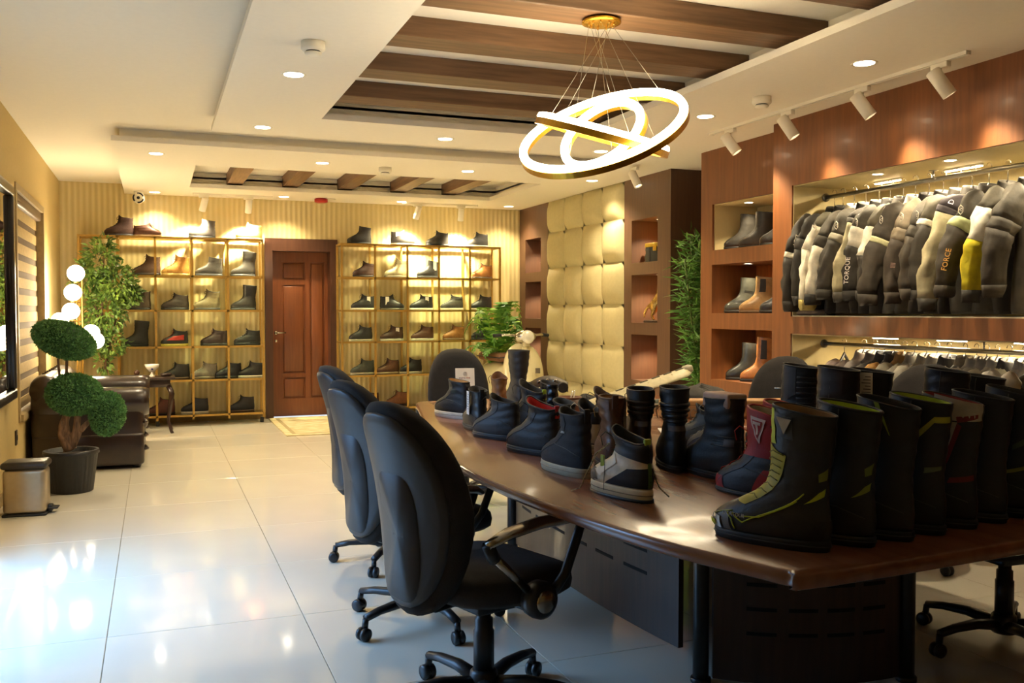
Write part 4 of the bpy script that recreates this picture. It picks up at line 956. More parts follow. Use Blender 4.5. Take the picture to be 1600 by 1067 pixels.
# ------------------------------------------------------------------ jackets
def jacket(name, label, loc, rz, body, segs, L=.66, sc=1, collar=None, seed=0, logo=None, lettering=None, group=None, squeeze=1.0, slope=0, zip_c=None):
    t = thing(name, label, 'jacket', loc, rz, group); n = 20
    def col(c, **k): return mat(c, .72, bump=.35, bscale=45, var=.18, scale=14)
    rings = []
    prof = [(0, .065, .05), (-.02, .085, .056), (-.045, .13, .058), (-.075, .175, .058), (-.12, .205, .060), (-.2, .205, .058), (-.35, .20, .055), (-.5, .20, .056), (-L+.02, .205, .058), (-L, .20, .055)]
    for z, a, b in prof:
        rr = []
        for k in range(n):
            q = 2*math.pi*k/n; w = 1+.10*noise.noise(Vector((math.cos(q)*1.5, math.sin(q)*1.5+seed*3, z*9)))*2*(1 if z < -.1 else .2)
            rr.append((a*sc*w*math.cos(q), b*squeeze*w*math.sin(q), z*sc))
        rings.append(rr)
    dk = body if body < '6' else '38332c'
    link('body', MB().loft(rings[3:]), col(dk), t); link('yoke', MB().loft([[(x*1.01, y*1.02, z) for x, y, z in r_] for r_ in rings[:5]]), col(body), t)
    cr = []
    for z, a, b, th in ((-.03, .085, .056, 0), (.0, .070, .052, 0), (.028, .062, .046, 0), (.036, .058, .042, 0), (.034, .050, .034, 0), (.0, .048, .032, 0)):
        cr.append([(a*sc*math.cos(q), b*squeeze*math.sin(q)-.004, (z+.012*math.sin(q))*sc) for q in [2*math.pi*k/n for k in range(n)]])
    link('collar', MB().loft(cr, False, True), col(collar or body), t)
    lenf = random.uniform(.92, 1.05); swing = random.uniform(-.01, .012)
    for sg in (-1, 1):
        K = [Vector((sg*.15, 0, -.055)), Vector((sg*.205, 0, -.095)), Vector((sg*.250, .004, -.20)), Vector((sg*.295, .008+.01*slope, -.34)), Vector((sg*.315, .012+.02*slope, -.47)), Vector((sg*.32, .014+.02*slope, -.62))]
        rd = [.048, .072, .076, .070, .062, .050]
        for k_ in range(3, 6): K[k_].z *= lenf; K[k_].x += sg*swing*(k_-2)
        def at(u):
            u = min(max(u, 0), .9999)*5; i = int(u); f = u-i
            p0, p1, p2, p3 = K[max(i-1, 0)], K[i], K[i+1], K[min(i+2, 5)]
            p = .5*((2*p1)+(-p0+p2)*f+(2*p0-5*p1+4*p2-p3)*f*f+(-p0+3*p1-3*p2+p3)*f**3)
            return p*sc, lerp(rd[i], rd[i+1], f)*sc
        def sl(u0, u1, off, m):
            N = max(3, int((u1-u0)*22)); rings = []
            for i in range(N+1):
                u = lerp(u0, u1, i/N); p, r = at(u); q_, _ = at(u+.02); tn = (q_-p).normalized()
                ax = Vector((1, 0, 0)); ax = (ax-tn*ax.dot(tn)).normalized(); ay = tn.cross(ax); rr = []
                for k in range(n):
                    q = 2*math.pi*k/n
                    w = 1+.20*noise.noise(Vector((math.cos(q)*1.8+sg, math.sin(q)*1.8+seed*2.3, u*8)))*2+.07*math.sin(u*38+3*math.sin(q+seed))*(1 if .3 < u < .8 else .3)
                    rr.append(tuple(p+ax*((r*1.0+off)*w*math.cos(q))+ay*((r*.72*squeeze+off)*w*math.sin(q))))
                rings.append(rr)
            return MB().loft(rings, True, True)
        for i, (u0, u1, c, nm) in enumerate(segs):
            link(nm, sl(u0, u1, .0015 if nm != 'sleeve' else 0, None), col(c), t)
        if logo and sg < 0:
            p, r = at(.26); ms = []
            c = p+Vector((-r*1.02, -.025, 0)); N2 = 6
            pts = [(c.x-.002+.012*0, c.y+.020*math.cos(R(90+60*k)), c.z+.026*math.sin(R(90+60*k))) for k in range(6)]
            link('emblem', MB().tube(pts, .0022, 5, closed=True), mat('d0c8b8', .5), t)
            link('emblem_bar', MB().tube([(c.x-.003, c.y-.010, c.z+.006), (c.x-.004, c.y+.008, c.z+.002), (c.x-.003, c.y-.008, c.z-.008)], .002, 5), mat('d0c8b8', .5), t)
        if lettering and sg < 0:
            body_, u0, size, cc = lettering
            p, r = at(u0); q_, _ = at(u0+.05); tn = (q_-p).normalized()
            nx = Vector((-.75, -.66, 0)); nx = (nx-tn*nx.dot(tn)).normalized(); ex = -tn; ey = nx.cross(ex)
            P0 = p+nx*(r*1.02+.004)
            M = Matrix(((ex.x, ey.x, nx.x, P0.x), (ex.y, ey.y, nx.y, P0.y), (ex.z, ey.z, nx.z, P0.z), (0, 0, 0, 1)))
            text('lettering', body_, size, mat(cc, .5), t, M)
    if zip_c: link('zip', MB().tube([(.0, -.06*squeeze, -.06*sc), (.0, -.064*squeeze, -.3*sc), (0, -.062*squeeze, -(L-.03)*sc)], .004, 5), mat(zip_c, .5), t)
    return t
def hanger(x, y, zr, label, group, drop=.09, wide=.32, dark=True, bare=False):
    t = thing('coat_hanger', label, 'hanger', (x, y, zr), R(random.uniform(-8, 8)), group)
    pts = [(.0, 0, -drop)]+[(0, 0, -drop*.55)]+[(.022*math.cos(R(a)), 0, .022*math.sin(R(a))*1.0+.0) for a in range(-60, 190, 25)]
    pts = [(0, 0, -drop), (0, 0, -.035)]+[(.019*math.cos(R(a)), 0, .019*math.sin(R(a))) for a in range(-70, 200, 27)]
    link('hook', MB().tube(pts, .0028, 6), chrome, t)
    w = wide/2
    link('shoulder_bar', MB().tube([(-w, 0, -drop-.135), (-w*.5, 0, -drop-.085), (-w*.2, 0, -drop-.05), (0, 0, -drop-.0), (w*.2, 0, -drop-.05), (w*.5, 0, -drop-.085), (w, 0, -drop-.135)], [.008, .011, .012, .013, .012, .011, .008], 8, squash=(1, .8)), mat('2a2724' if dark else 'b8b0a0', .4), t)
XR, ZR = 4.43, 2.125
ORD = 'first second third fourth fifth sixth seventh eighth ninth tenth eleventh twelfth thirteenth fourteenth fifteenth sixteenth seventeenth'.split()
def rail(z, y0, y1, label, hangs):
    t = thing('clothes_rail', label, 'rail', (XR, y0, z-.028))
    link('bar', MB().tube([(0, 0, 0), (0, y1-y0, 0)], .014, 14), steel, t)
    link('end_flange', MB().tube([(0, y1-y0-.012, 0), (0, y1-y0-.001, 0)], .03, 14), steel, t)
    link('end_flange', MB().tube([(0, .012, 0), (0, .001, 0)], .03, 14), steel, t)
    for h, top in hangs:
        link('ceiling_bracket', MB().tube([(0, h-y0, .0), (0, h-y0, top-z+.028-.012)], .006, 8).tube([(0, h-y0, top-z+.028-.012), (0, h-y0, top-z+.028-.009)], .028, 14), steel, t)
rail(ZR, BY0, BY1-.009, 'long steel rail carrying the upper row of riding jackets', ((4.36, 2.161), (2.6, 2.161)))
rail(1.095, BY0, BY1-.009, 'long steel rail carrying the lower row of jackets', ((3.97, 1.131), (2.6, 1.131)))
K0, K1, KG, KC, KY = '3a352e', '4a443a', '8c8468', 'f0e8d4', 'c8cc28'
def S4(a, b=None, band=None, cuff=None, b0=.40, b1=.5):
    out = [(0, b0, a, 'sleeve')]
    out.append((b0, b1, band or a, 'reflective_band' if band else 'sleeve')); out.append((b1, .9, b or a, 'sleeve' if not band else 'sleeve')); out.append((.9, 1, cuff or b or a, 'cuff'))
    return out
UJ = [
 (5.235, K0, S4('3c372f', K0, 'e4dcc4', None, .50, .54), dict(logo=0, lettering=('NEXT', .40, .03, 'c8c0ac')), 'black textile riding jacket with thin white band, first on the upper rail'),
 (5.15, '2e2a25', S4('34302a', '2e2a25', None), dict(zip_c='a8b428'), 'plain black leather riding jacket with green zip, second on the upper rail'),
 (5.04, 'e8e0cc', S4('6c6656', 'ece4d0', 'f4ecd8', 'c8b468', .28, .5), dict(logo=1, collar='ece4d0'), 'cream white shouldered riding jacket with hexagon badge and white sleeve'),
 (4.93, K1, S4('4a443a', 'e8e0cc', None, '2e2a25', .4, .5), dict(collar='3a352e'), 'dark grey jacket with a long white lower sleeve stripe, between cream ones'),
 (4.81, '544e42', S4('4a443a', '3a342c', '8a8270', None, .38, .46), dict(logo=1, collar='2e2a25'), 'charcoal riding jacket with a grey arm band and creased elbow'),
 (4.71, 'a89e80', S4('4a443e', 'b0a684', None, '4a443a', .25, .3), dict(collar='2a2622', lettering=('BB', .22, .03, 'e8e0f0')), 'beige grey riding jacket with dark upper sleeve and white square badge'),
 (4.60, '48423a', S4('4c463c', '38332c', 'dcd4c4', None, .34, .52), dict(logo=1, lettering=('TORQUE', .74, .042, 'f0e8e0')), 'dark riding jacket with white camouflage sleeve patch and vertical lettering'),
 (4.50, '8c846c', S4('6a6250', '3a342c', 'f4ecd8', None, .36, .62), dict(collar='f0e8dc'), 'khaki riding jacket with a white collar and white and yellow sleeve patch'),
 (4.39, '5a5040', S4('4e463c', '463e34', 'f0ecb8', None, .46, .50), dict(logo=1, collar='2e2622'), 'brownish black riding jacket with narrow white and lime band'),
 (4.28, '8e7f6a', S4('8a7c68', '4a4036', None), dict(logo=1, collar='3a342c', lettering=('||||', .70, .03, 'a88878')), 'taupe shouldered riding jacket with ribbed lower sleeve strip'),
 (4.17, '4c463a', S4('4e483e', '4a4238', None), dict(logo=1, collar='3a342c'), 'plain charcoal riding jacket with a shield badge on the sleeve'),
 (4.07, '464034', S4('5a5446', '3c362e', 'ece4d0', None, .34, .39), dict(collar='36302a', zip_c='6c8a2c'), 'dark riding jacket with a broad white upper arm band and green zip'),
 (3.955, 'b8ae8c', S4('4a4248', 'b4aa88', None, '3a342c', .24, .3), dict(collar='3c362e', lettering=('D', .20, .042, 'e8e0f0')), 'glossy beige grey riding jacket with bent sleeve and white rounded badge'),
 (3.83, '4a443a', S4('4c463c', '40382e', 'e4ecb0', None, .36, .46), dict(logo=1, lettering=('FORCE', .72, .04, 'd8a04c')), 'black riding jacket with lime white band and orange vertical lettering'),
 (3.70, 'e8e4cc', S4('5c564a', 'd8c81c', 'f4f0e0', '3a3630', .3, .55), dict(collar='4a443a'), 'riding jacket with white upper and bright yellow lower sleeve at the photo edge'),
 (3.57, '4a443a', S4('4c463c', '40382e', None), dict(), 'dark riding jacket beyond the photo edge on the upper rail')]
for i, (y, c, sg, ex, lab) in enumerate(UJ):
    hanger(XR, y, ZR-.005, 'coat hanger on the upper rail, %s from the left' % ORD[i], 'hangers on the upper rail', dark=True, drop=.105)
    jacket('riding_jacket', lab, (XR, y, ZR-.145), R(-10+random.uniform(-8, 6)), c, sg, L=.66, sc=1.06, seed=i+1, squeeze=.78, slope=random.uniform(-.2, 1), group='jackets on the upper rail', **ex)
LJ = [(4.93, '8c7f74', 'a08a80', 'grey jacket with a pink floral sleeve, first on the lower rail'), (4.83, '5a4e48', '7a6a62', 'dark grey jacket with a floral print beside the first one'), (4.74, '2c2826', '8a8078', 'black shouldered jacket with grey crinkled sleeve'),
      (4.66, '2e2a28', '4a443e', 'black jacket behind the grey crinkled one'), (4.57, '8a6430', 'a87c3c', 'golden brown fur-like jacket on the lower rail'), (4.49, '6e675a', '7c7464', 'dull green grey jacket on a wide clear hanger'),
      (4.39, '7a7264', '8c8474', 'olive grey jacket left of the ridged black one'), (4.31, '8a8274', '9c9484', 'pale grey jacket behind the ridged black one'), (4.22, '4e4a44', '6c665c', 'ridged dark jacket with a tall collar on the lower rail'),
      (4.10, '6c665c', '847c70', 'slim grey jacket right of the ridged one'), (4.02, '968c7c', 'a0968a', 'light grey jacket with soft rounded shoulder'), (3.95, '8c8478', '9c9488', 'light grey jacket, second of the pale group'),
      (3.88, '948c80', 'a49c90', 'light grey jacket, third of the pale group'), (3.80, 'a09a84', 'aaa292', 'silvery olive jacket with a dark collar'), (3.70, '9c948a', 'aca49a', 'pale grey glossy jacket with dark piping'), (3.60, '3a3632', 'b0a89c', 'black and silver jacket at the photo edge, lower rail')]
for i, (y, c, c2, lab) in enumerate(LJ):
    hanger(XR, y, 1.09, 'coat hanger on the lower rail, %s from the left' % ORD[i+1], 'hangers on the lower rail', dark=(i % 3 != 1), drop=.058)
    jacket('jacket', lab, (XR, y, 1.09-.098), R(-12+random.uniform(-8, 8)), c, S4(c2), L=.56, sc=1.04, seed=i+31, squeeze=.74, collar='2c2826' if i in (3, 8, 13) else None, slope=random.uniform(0, 1), group='jackets on the lower rail')
t = hanger(XR, 5.12, 1.09, 'bare dark padded hanger at the left end of the lower rail', None, drop=.085)
t = thing('folded_scarf', 'grey brown crumpled scarf lying at the left end of the jacket shelf', 'scarf', (4.26, 5.2, 1.266)); rg = []
for i in range(10):
    u = i/9; rg.append([(-.03+.05*math.cos(q)*(1+.3*math.sin(i*1.7)), -.11+.22*u, max(0, .02+.018*math.sin(q)*(1+.4*math.cos(i*2.1)))) for q in [2*math.pi*k/12 for k in range(12)]])
link('scarf_roll', MB().loft(rg), mat('8c7a6c', .8, bump=.3), t)
link('scarf_end', MB().rbox(-.02, .06, -.12, .02, 0, .012, .005), mat('7a6a5e', .8, bump=.3), t)
# lights of the jacket bays
def puck(x, y, z, label, p, group, ang=120):
    t = thing('niche_downlight', label, 'ceiling light', (x, y, z), group=group)
    link('trim_ring', MB().lathe([(.032, 0), (.040, -.003), (.042, 0)], 20), white_m, t); link('lens', MB().lathe([(.001, -.001), (.031, -.001)], 20), glow_l, t)
    l = spot(0, 0, -.012, 0, 0, -1, p, ang, .6, WARM2, .02); l.parent = t
def led(x, y0, y1, z, label, p, group):
    t = thing('led_strip_light', label, 'strip light', (x, (y0+y1)/2, z), group=group)
    link('housing', MB().rbox(-.014, .014, (y0-y1)/2, (y1-y0)/2, -.012, 0, .003), white_m, t); link('diffuser', MB().rbox(-.010, .010, (y0-y1)/2+.008, (y1-y0)/2-.008, -.018, -.012, .002), glow_l, t)
    l = area(0, 0, -.025, .02, y1-y0, p, WARM2); l.parent = t
zt = 2.161
for y, w in ((4.65, 'left one seen'), (4.08, 'right one seen'), (3.4, 'beyond the photo edge')): puck(4.27, y, zt, 'small recessed downlight over the upper jackets, '+w, 12, 'jacket bay downlights')
for a, b, w in ((4.71, 4.95, 'first'), (4.08, 4.36, 'second'), (3.45, 3.73, 'third')): led(4.52, a, b, zt, 'glowing strip light over the upper jacket rail, %s from the left' % w, 9, 'upper bay strip lights')
for a, b, w in ((4.72, 4.95, 'first'), (4.17, 4.40, 'second'), (3.62, 3.85, 'third')): led(4.52, a, b, 1.131, 'glowing strip light over the lower jacket rail, %s from the left' % w, 6, 'lower bay strip lights')
# boots in the middle wall niches
for z1, ps, w in ((2.173, 16, 'cream top'), (1.68, 9, 'middle'), (1.15, 9, 'lower')):
    for y in (6.32, 5.9): puck(XA+.16, y, z1, 'small downlight in the %s boot niche, %s' % (w, 'left one' if y > 6 else 'right one'), ps, 'boot niche downlights', 100)
NB = [(6.46, 1.80, 'tall', '35322d', '181614', 'shiny black riding boot, leftmost in the cream lit niche', {}), (6.25, 1.80, 'tall', '37342f', '181614', 'shiny black riding boot with side seam, middle of the cream niche', {}), (5.98, 1.80, 'tall', '2c2a28', '181614', 'taller black boot cut off by the pillar in the cream niche', dict(H=.33)),
      (6.45, 1.28, 'tall', '4e4e44', '2a2822', 'grey green strapped boot in the middle niche', dict(panels=(('strap', ((1.0, .16), (2.8, .13), (2.8, .15), (1.0, .18)), '24241f'), ('strap', ((.4, .08), (2.0, .06), (2.0, .08), (.4, .10)), '24241f')))),
      (6.24, 1.28, 'tall', 'a07c4e', '6c5030', 'tan adventure boot with black buckles in the middle niche', dict(panels=(('buckle_panel', ((.9, .16), (1.5, .16), (1.4, .27), (.9, .27)), '2a2622'), ('buckle_panel', ((2.3, .2), (2.9, .2), (2.9, .27), (2.3, .27)), '2a2622')))),
      (5.97, 1.28, 'mid', '2a2826', '181614', 'black boot with tan heel at the right of the middle niche', dict(panels=(('heel_panel', ((2.2, .01), (3.14, .01), (3.14, .06), (2.2, .06)), 'b08a54'),))),
      (6.42, .73, 'tall', '2c2c28', '1c1a18', 'dark strapped boot in the lower niche left of the orange one', dict(H=.30)),
      (6.22, .73, 'tall', 'b0703a', '2a2420', 'orange tan adventure boot in the lower niche', dict(H=.35, panels=(('buckle_panel', ((.9, .17), (1.5, .17), (1.4, .33), (.9, .33)), '2a2622'),))),
      (5.99, .73, 'tall', '262424', '1c1a18', 'black racing boot with white crescents and red patch in the lower niche', dict(H=.33, panels=(('white_crescent', ((1.3, .25), (1.9, .28), (1.9, .31), (1.3, .28)), 'e0d8c8'), ('white_crescent', ((1.3, .17), (1.7, .19), (1.9, .23), (1.3, .20)), 'e0d8c8'), ('red_patch', ((2.2, .2), (2.8, .24), (2.8, .32), (2.2, .30)), '9c2018'))))]
for i, (y, z, kd, c, so, lab, ex) in enumerate(NB):
    kw = dict(KN[kd]); ex = dict(ex)
    if 'H' in ex: kw['H'] = ex.pop('H')
    kw['Wd'] = .056; kw['L'] = .30
    bb = Boot(seed=i+60, **kw)
    t, B2 = shoe('riding_boot', lab, 'boot', (XA+.20, y, z+.0002), R(150), bb, c, so, '2a2622', .022, rough=.3, hd=.75, group='boots in the wall niches', **ex)
# niche wall C ornaments
def cube_light(x, y, z, p): 
    puck(x, y, z, 'tiny downlight in the %s niche of the %s brown column' % ('lowest' if z < 1.2 else 'middle' if z < 2 else 'top', 'far' if y > 10 else 'near'), p, 'brown wall niche downlights', 120)
for z1 in (1.08, 1.67, 2.22): cube_light(XC+.2, 10.99, z1, 24)
for z1 in (1.06, 1.66, 2.21): cube_light(XC+.18, 8.10, z1, 26)
t = thing('helmet_box', 'black box with a golden yellow lid in the top niche', 'box', (XC+.17, 8.03, 1.78), R(8))
link('box_body', MB().rbox(-.10, .10, -.15, .15, 0, .155, .004), mat('20221f', .5), t); link('lid', MB().rbox(-.105, .105, -.155, .155, .15, .19, .004), mat('b08c1c', .4), t); link('clasp', MB().rbox(-.112, -.10, -.03, .02, .11, .165, .003), mat('c8a030', .3, .6), t)
link('strap', MB().box(-.103, -.1, .07, .09, 0, .15), mat('0e0e0e', .6), t)
t = thing('small_figure', 'small dark figurine beside the yellow lidded box', 'figurine', (XC+.14, 8.29, 1.78))
link('pedestal', MB().cyl(0, 0, 0, .02, .03, 14), mat('33281c', .5), t); link('figure', MB().lathe([(.018, .02), (.026, .05), (.02, .09), (.012, .11), (.02, .13), (.018, .15), (.002, .16)], 14), mat('3a2c1c', .5), t)
t = thing('horse_statue', 'golden rearing horse statuette in the middle niche', 'statue', (XC+.15, 8.10, 1.1805), R(-60)); t.scale = (1.25, 1.25, 1.25)
gm = mat('c9a860', .25, .9, var=.1)
link('plinth', MB().rbox(-.10, .10, -.05, .05, 0, .02, .006), mat('4a3620', .4), t)
bm_ = bmesh.new()
def skin(name, edges, m, parent, sub=1):
    vs = []; rs = []; ed = []
    for ch in edges:
        prev = None
        for p in ch:
            key = p[:3]
            if key in vs: i = vs.index(key)
            else: vs.append(key); rs.append(p[3]); i = len(vs)-1
            if prev is not None: ed.append((prev, i))
            prev = i
    me = bpy.data.meshes.new(name); me.from_pydata([Vector(v) for v in vs], ed, []); o = bpy.data.objects.new(name, me); C.objects.link(o); o.parent = parent
    o.modifiers.new('skin', 'SKIN'); 
    for i, sv in enumerate(me.skin_vertices[0].data): sv.radius = (rs[i], rs[i])
    me.skin_vertices[0].data[0].use_root = True
    s_ = o.modifiers.new('sub', 'SUBSURF'); s_.levels = sub; s_.render_levels = sub
    me.materials.append(m)
    return o
hip, chest, neck = (-.04, 0, .13, .035), (.015, 0, .20, .034), (.035, 0, .25, .022)
skin('horse_body', [[hip, (-.015, 0, .165, .032), chest, neck, (.05, 0, .30, .016), (.075, 0, .315, .014), (.105, 0, .29, .008)],
    [hip, (-.035, .022, .09, .018), (-.06, .024, .06, .010), (-.04, .024, .02, .009)], [hip, (-.02, -.022, .09, .018), (-.04, -.024, .06, .010), (-.015, -.024, .02, .009)],
    [chest, (.06, .018, .20, .012), (.085, .018, .17, .008), (.075, .018, .14, .007)], [chest, (.07, -.018, .22, .012), (.10, -.018, .20, .008), (.095, -.018, .165, .007)],
    [hip, (-.085, 0, .13, .012), (-.115, 0, .08, .012), (-.12, 0, .04, .006)]], gm, t, 2)
link('mane', MB().tube([(.055, 0, .325), (.03, 0, .30), (.01, 0, .255), (-.005, 0, .225)], [.006, .012, .012, .006], 8, squash=(1.4, .6)), gm, t)
t = thing('model_scooter', 'small dark metal model in the top niche at the far wall', 'ornament', (XC+.16, 10.98, 1.79), R(80))
link('plate', MB().rbox(-.12, .12, -.04, .04, .135, .142, .003), mat('5a3a20', .4, .4), t)
for x in (-.07, .07): link('wheel', MB().tube([(x+.03*math.cos(a), 0, .034+.03*math.sin(a)) for a in [2*math.pi*k/16 for k in range(16)]], .006, 6, closed=True), mat('3c2a1c', .4, .5), t)
link('frame', MB().tube([(-.07, 0, .034), (-.02, 0, .07), (.05, 0, .06), (.07, 0, .034)], .007, 6).tube([(.05, 0, .06), (.06, 0, .137)], .005, 6), mat('3c2a1c', .4, .5), t)
t = thing('gold_trinket', 'small gold vase on the ledge of the lowest niche', 'ornament', (XC+.10, 7.93, .60))
link('vase', MB().lathe([(.02, 0), (.03, .01), (.045, .06), (.05, .09), (.02, .13), (.03, .15)], 18), gm, t); link('vase_neck_ring', MB().lathe([(.022, .125), (.026, .13), (.022, .135)], 16), brass, t)

# ------------------------------------------------------------------ plants
def leaf_cloud(pts_fn, count, ln, wd, seed, fold=.3):
    rnd = random.Random(seed); vs = []; fs = []
    for i in range(count):
        p, nrm = pts_fn(rnd)
        d = (nrm+Vector((rnd.uniform(-.7, .7), rnd.uniform(-.7, .7), rnd.uniform(-.7, .6)))).normalized()
        sd = d.cross(Vector((rnd.uniform(-1, 1), rnd.uniform(-1, 1), rnd.uniform(-1, 1)))).normalized(); up_ = sd.cross(d)
        l = ln*rnd.uniform(.7, 1.3); w = wd*rnd.uniform(.7, 1.3); b = len(vs)
        vs += [tuple(p), tuple(p+d*l*.45+sd*w+up_*w*fold), tuple(p+d*l-up_*l*.1), tuple(p+d*l*.45-sd*w+up_*w*fold), tuple(p+d*l*.5)]
        fs += [(b, b+1, b+4), (b+1, b+2, b+4), (b, b+4, b+3), (b+4, b+2, b+3)]
    return MB().add(vs, fs, flat=True)
# topiary
t = thing('topiary_plant', 'artificial topiary tree with three clipped green domes in a black ribbed pot', 'potted plant', (-.57, 7.33, 0))
prof = [(.13, 0), (.14, .005), (.175, .27), (.185, .275), (.185, .30), (.165, .30), (.16, .26), (.001, .26)]
rg = []
for r, z in prof: rg.append([((r+(.0035 if k % 2 else -.001)*(z > .001 and r > .13 and z < .28))*math.cos(2*math.pi*k/64), (r+(.0035 if k % 2 else -.001)*(z > .001 and r > .13 and z < .28))*math.sin(2*math.pi*k/64), z) for k in range(64)])
link('pot', MB().loft(rg), mat('211f1f', .5), t)
link('soil', MB().lathe([(.001, .27), (.162, .268)], 20), mat('2c2018', .9, bump=.5), t)
tk = mat('96704c', .7, h2='5e432c', bump=.6, bscale=25, stretch=(2, 2, .4))
skin('trunk', [[(0, 0, .26, .04), (-.03, 0, .38, .036), (-.045, .02, .50, .03), (-.01, .02, .58, .026), (-.03, .03, .74, .014), (-.02, .03, .96, .010)], [(0, 0, .26, .04), (.03, .0, .40, .026), (.045, -.01, .52, .026), (.04, -.02, .62, .02)],
    [(.03, .0, .40, .026), (.12, .0, .50, .018), (.19, -.02, .56, .014)], [(-.03, 0, .38, .036), (-.07, .02, .46, .02), (-.02, .04, .60, .015), (-.07, .05, .80, .010), (-.08, .05, .96, .009)], [(0, 0, .26, .04), (-.03, -.03, .33, .03), (-.07, -.02, .42, .02), (-.05, -.01, .52, .018)]], tk, t, 2)
green = mat('6c9850', .7, h2='4c7838', var=.2, scale=40)
for (cx, cy, cz, rx, rz_, ti, cnt, sd) in ((-.035, .03, 1.09, .215, .125, 22, 6500, 1), (.03, -.02, .70, .185, .145, 4, 6000, 2), (.245, -.04, .555, .115, .155, 8, 4200, 3)):
    M = TR(cx, cy, cz) @ Matrix.Rotation(R(ti), 4, 'Y')
    core = MB(); rg = []
    for i in range(1, 14):
        a = math.pi*i/14; rg.append([(rx*.93*math.sin(a)*math.cos(q), rx*.93*math.sin(a)*math.sin(q), -rz_*.93*math.cos(a)) for q in [2*math.pi*k/20 for k in range(20)]])
    f = link('foliage_dome', core.loft(rg, M=M), mat('34552a', .9, bump=.6), t)
    def fn(r, rx=rx, rz_=rz_, M=M):
        v = Vector((r.gauss(0, 1), r.gauss(0, 1), r.gauss(0, 1))).normalized(); s_ = r.uniform(.92, 1)
        return M @ Vector((v.x*rx*s_, v.y*rx*s_, v.z*rz_*s_)), v
    lc = link('leaves', leaf_cloud(fn, cnt, .02, .005, sd), green, f, False); lc['kind'] = 'stuff'
# leafy tree in the corner
t = thing('artificial_tree', 'leafy green artificial ficus tree in the left corner beside the rack', 'plant', (-.50, 10.62, 0))
link('pot', MB().lathe([(.13, 0), (.17, .30), (.18, .31), (.15, .31), (.14, .27), (.001, .27)], 24), mat('6e4a2c', .6), t)
skin('trunk', [[(0, 0, .27, .025), (.02, .01, .8, .02), (-.02, 0, 1.2, .016), (.0, 0, 1.6, .01), (.02, 0, 1.95, .006)], [(.02, .01, .8, .02), (.12, -.02, 1.2, .01), (.24, -.05, 1.5, .006)], [(-.02, 0, 1.2, .016), (-.14, -.02, 1.5, .008), (-.2, 0, 1.7, .005)]], mat('5a4028', .8, bump=.5), t, 1)
blobs = [((-.02, -.02, 1.78), .19, .26), ((.14, -.05, 1.58), .20, .22), ((-.17, -.02, 1.62), .15, .2), ((.03, -.05, 1.30), .22, .24), ((.27, -.06, 1.48), .10, .12), ((-.06, -.04, 1.05), .16, .2), ((.10, -.08, .95), .14, .14), ((.0, -.05, .74), .09, .16), ((.02, 0, 2.0), .08, .1)]
def fn(r):
    c, rx, rz_ = blobs[r.choices(range(9), [8, 7, 4, 8, 3, 4, 2, 1.2, 1])[0]]
    v = Vector((r.gauss(0, 1), r.gauss(0, 1), r.gauss(0, 1))).normalized(); s_ = r.uniform(.45, 1)
    return Vector(c)+Vector((v.x*rx*s_, v.y*rx*.75*s_, v.z*rz_*s_)), (v+Vector((0, 0, -.6))).normalized()
lc = link('leaves', leaf_cloud(fn, 2300, .065, .016, 11), mat('6f8a34', .5, h2='3f5c20', scale=8), t, False); lc['kind'] = 'stuff'
# bamboo by the alcove
t = thing('bamboo_plant', 'tall artificial bamboo plant with narrow green leaves in the alcove', 'plant', (4.66, 7.14, 0))
link('pot', MB().lathe([(.10, 0), (.13, .28), (.14, .29), (.12, .29), (.11, .25), (.001, .25)], 24), mat('2a2624', .5), t)
rnd = random.Random(5); canes = []
for k in range(6):
    a = k*1.05; x0, y0 = .05*math.cos(a), .05*math.sin(a); x1, y1 = .09*math.cos(a)-.14+rnd.uniform(-.05, .05), .10*math.sin(a)-.03; h_ = rnd.uniform(1.55, 1.98)
    canes.append((x0, y0, x1, y1, h_)); link('cane', MB().tube([(lerp(x0, x1, u), lerp(y0, y1, u), lerp(.25, h_, u)) for u in (0, .25, .5, .75, 1)], .007, 8), mat('5c6c30', .5), t)
def fn(r):
    x0, y0, x1, y1, h_ = r.choice(canes); u = r.uniform(.22, 1)
    d = Vector((r.gauss(0, 1)-.4, r.gauss(0, 1)-.3, r.uniform(-.3, .8))).normalized()
    return Vector((lerp(x0, x1, u), lerp(y0, y1, u), lerp(.25, h_, u)))+d*r.uniform(0, .09), d
lc = link('leaves', leaf_cloud(fn, 2300, .13, .0085, 8), mat('6d9a3c', .5, h2='46702a', scale=9), t, False); lc['kind'] = 'stuff'
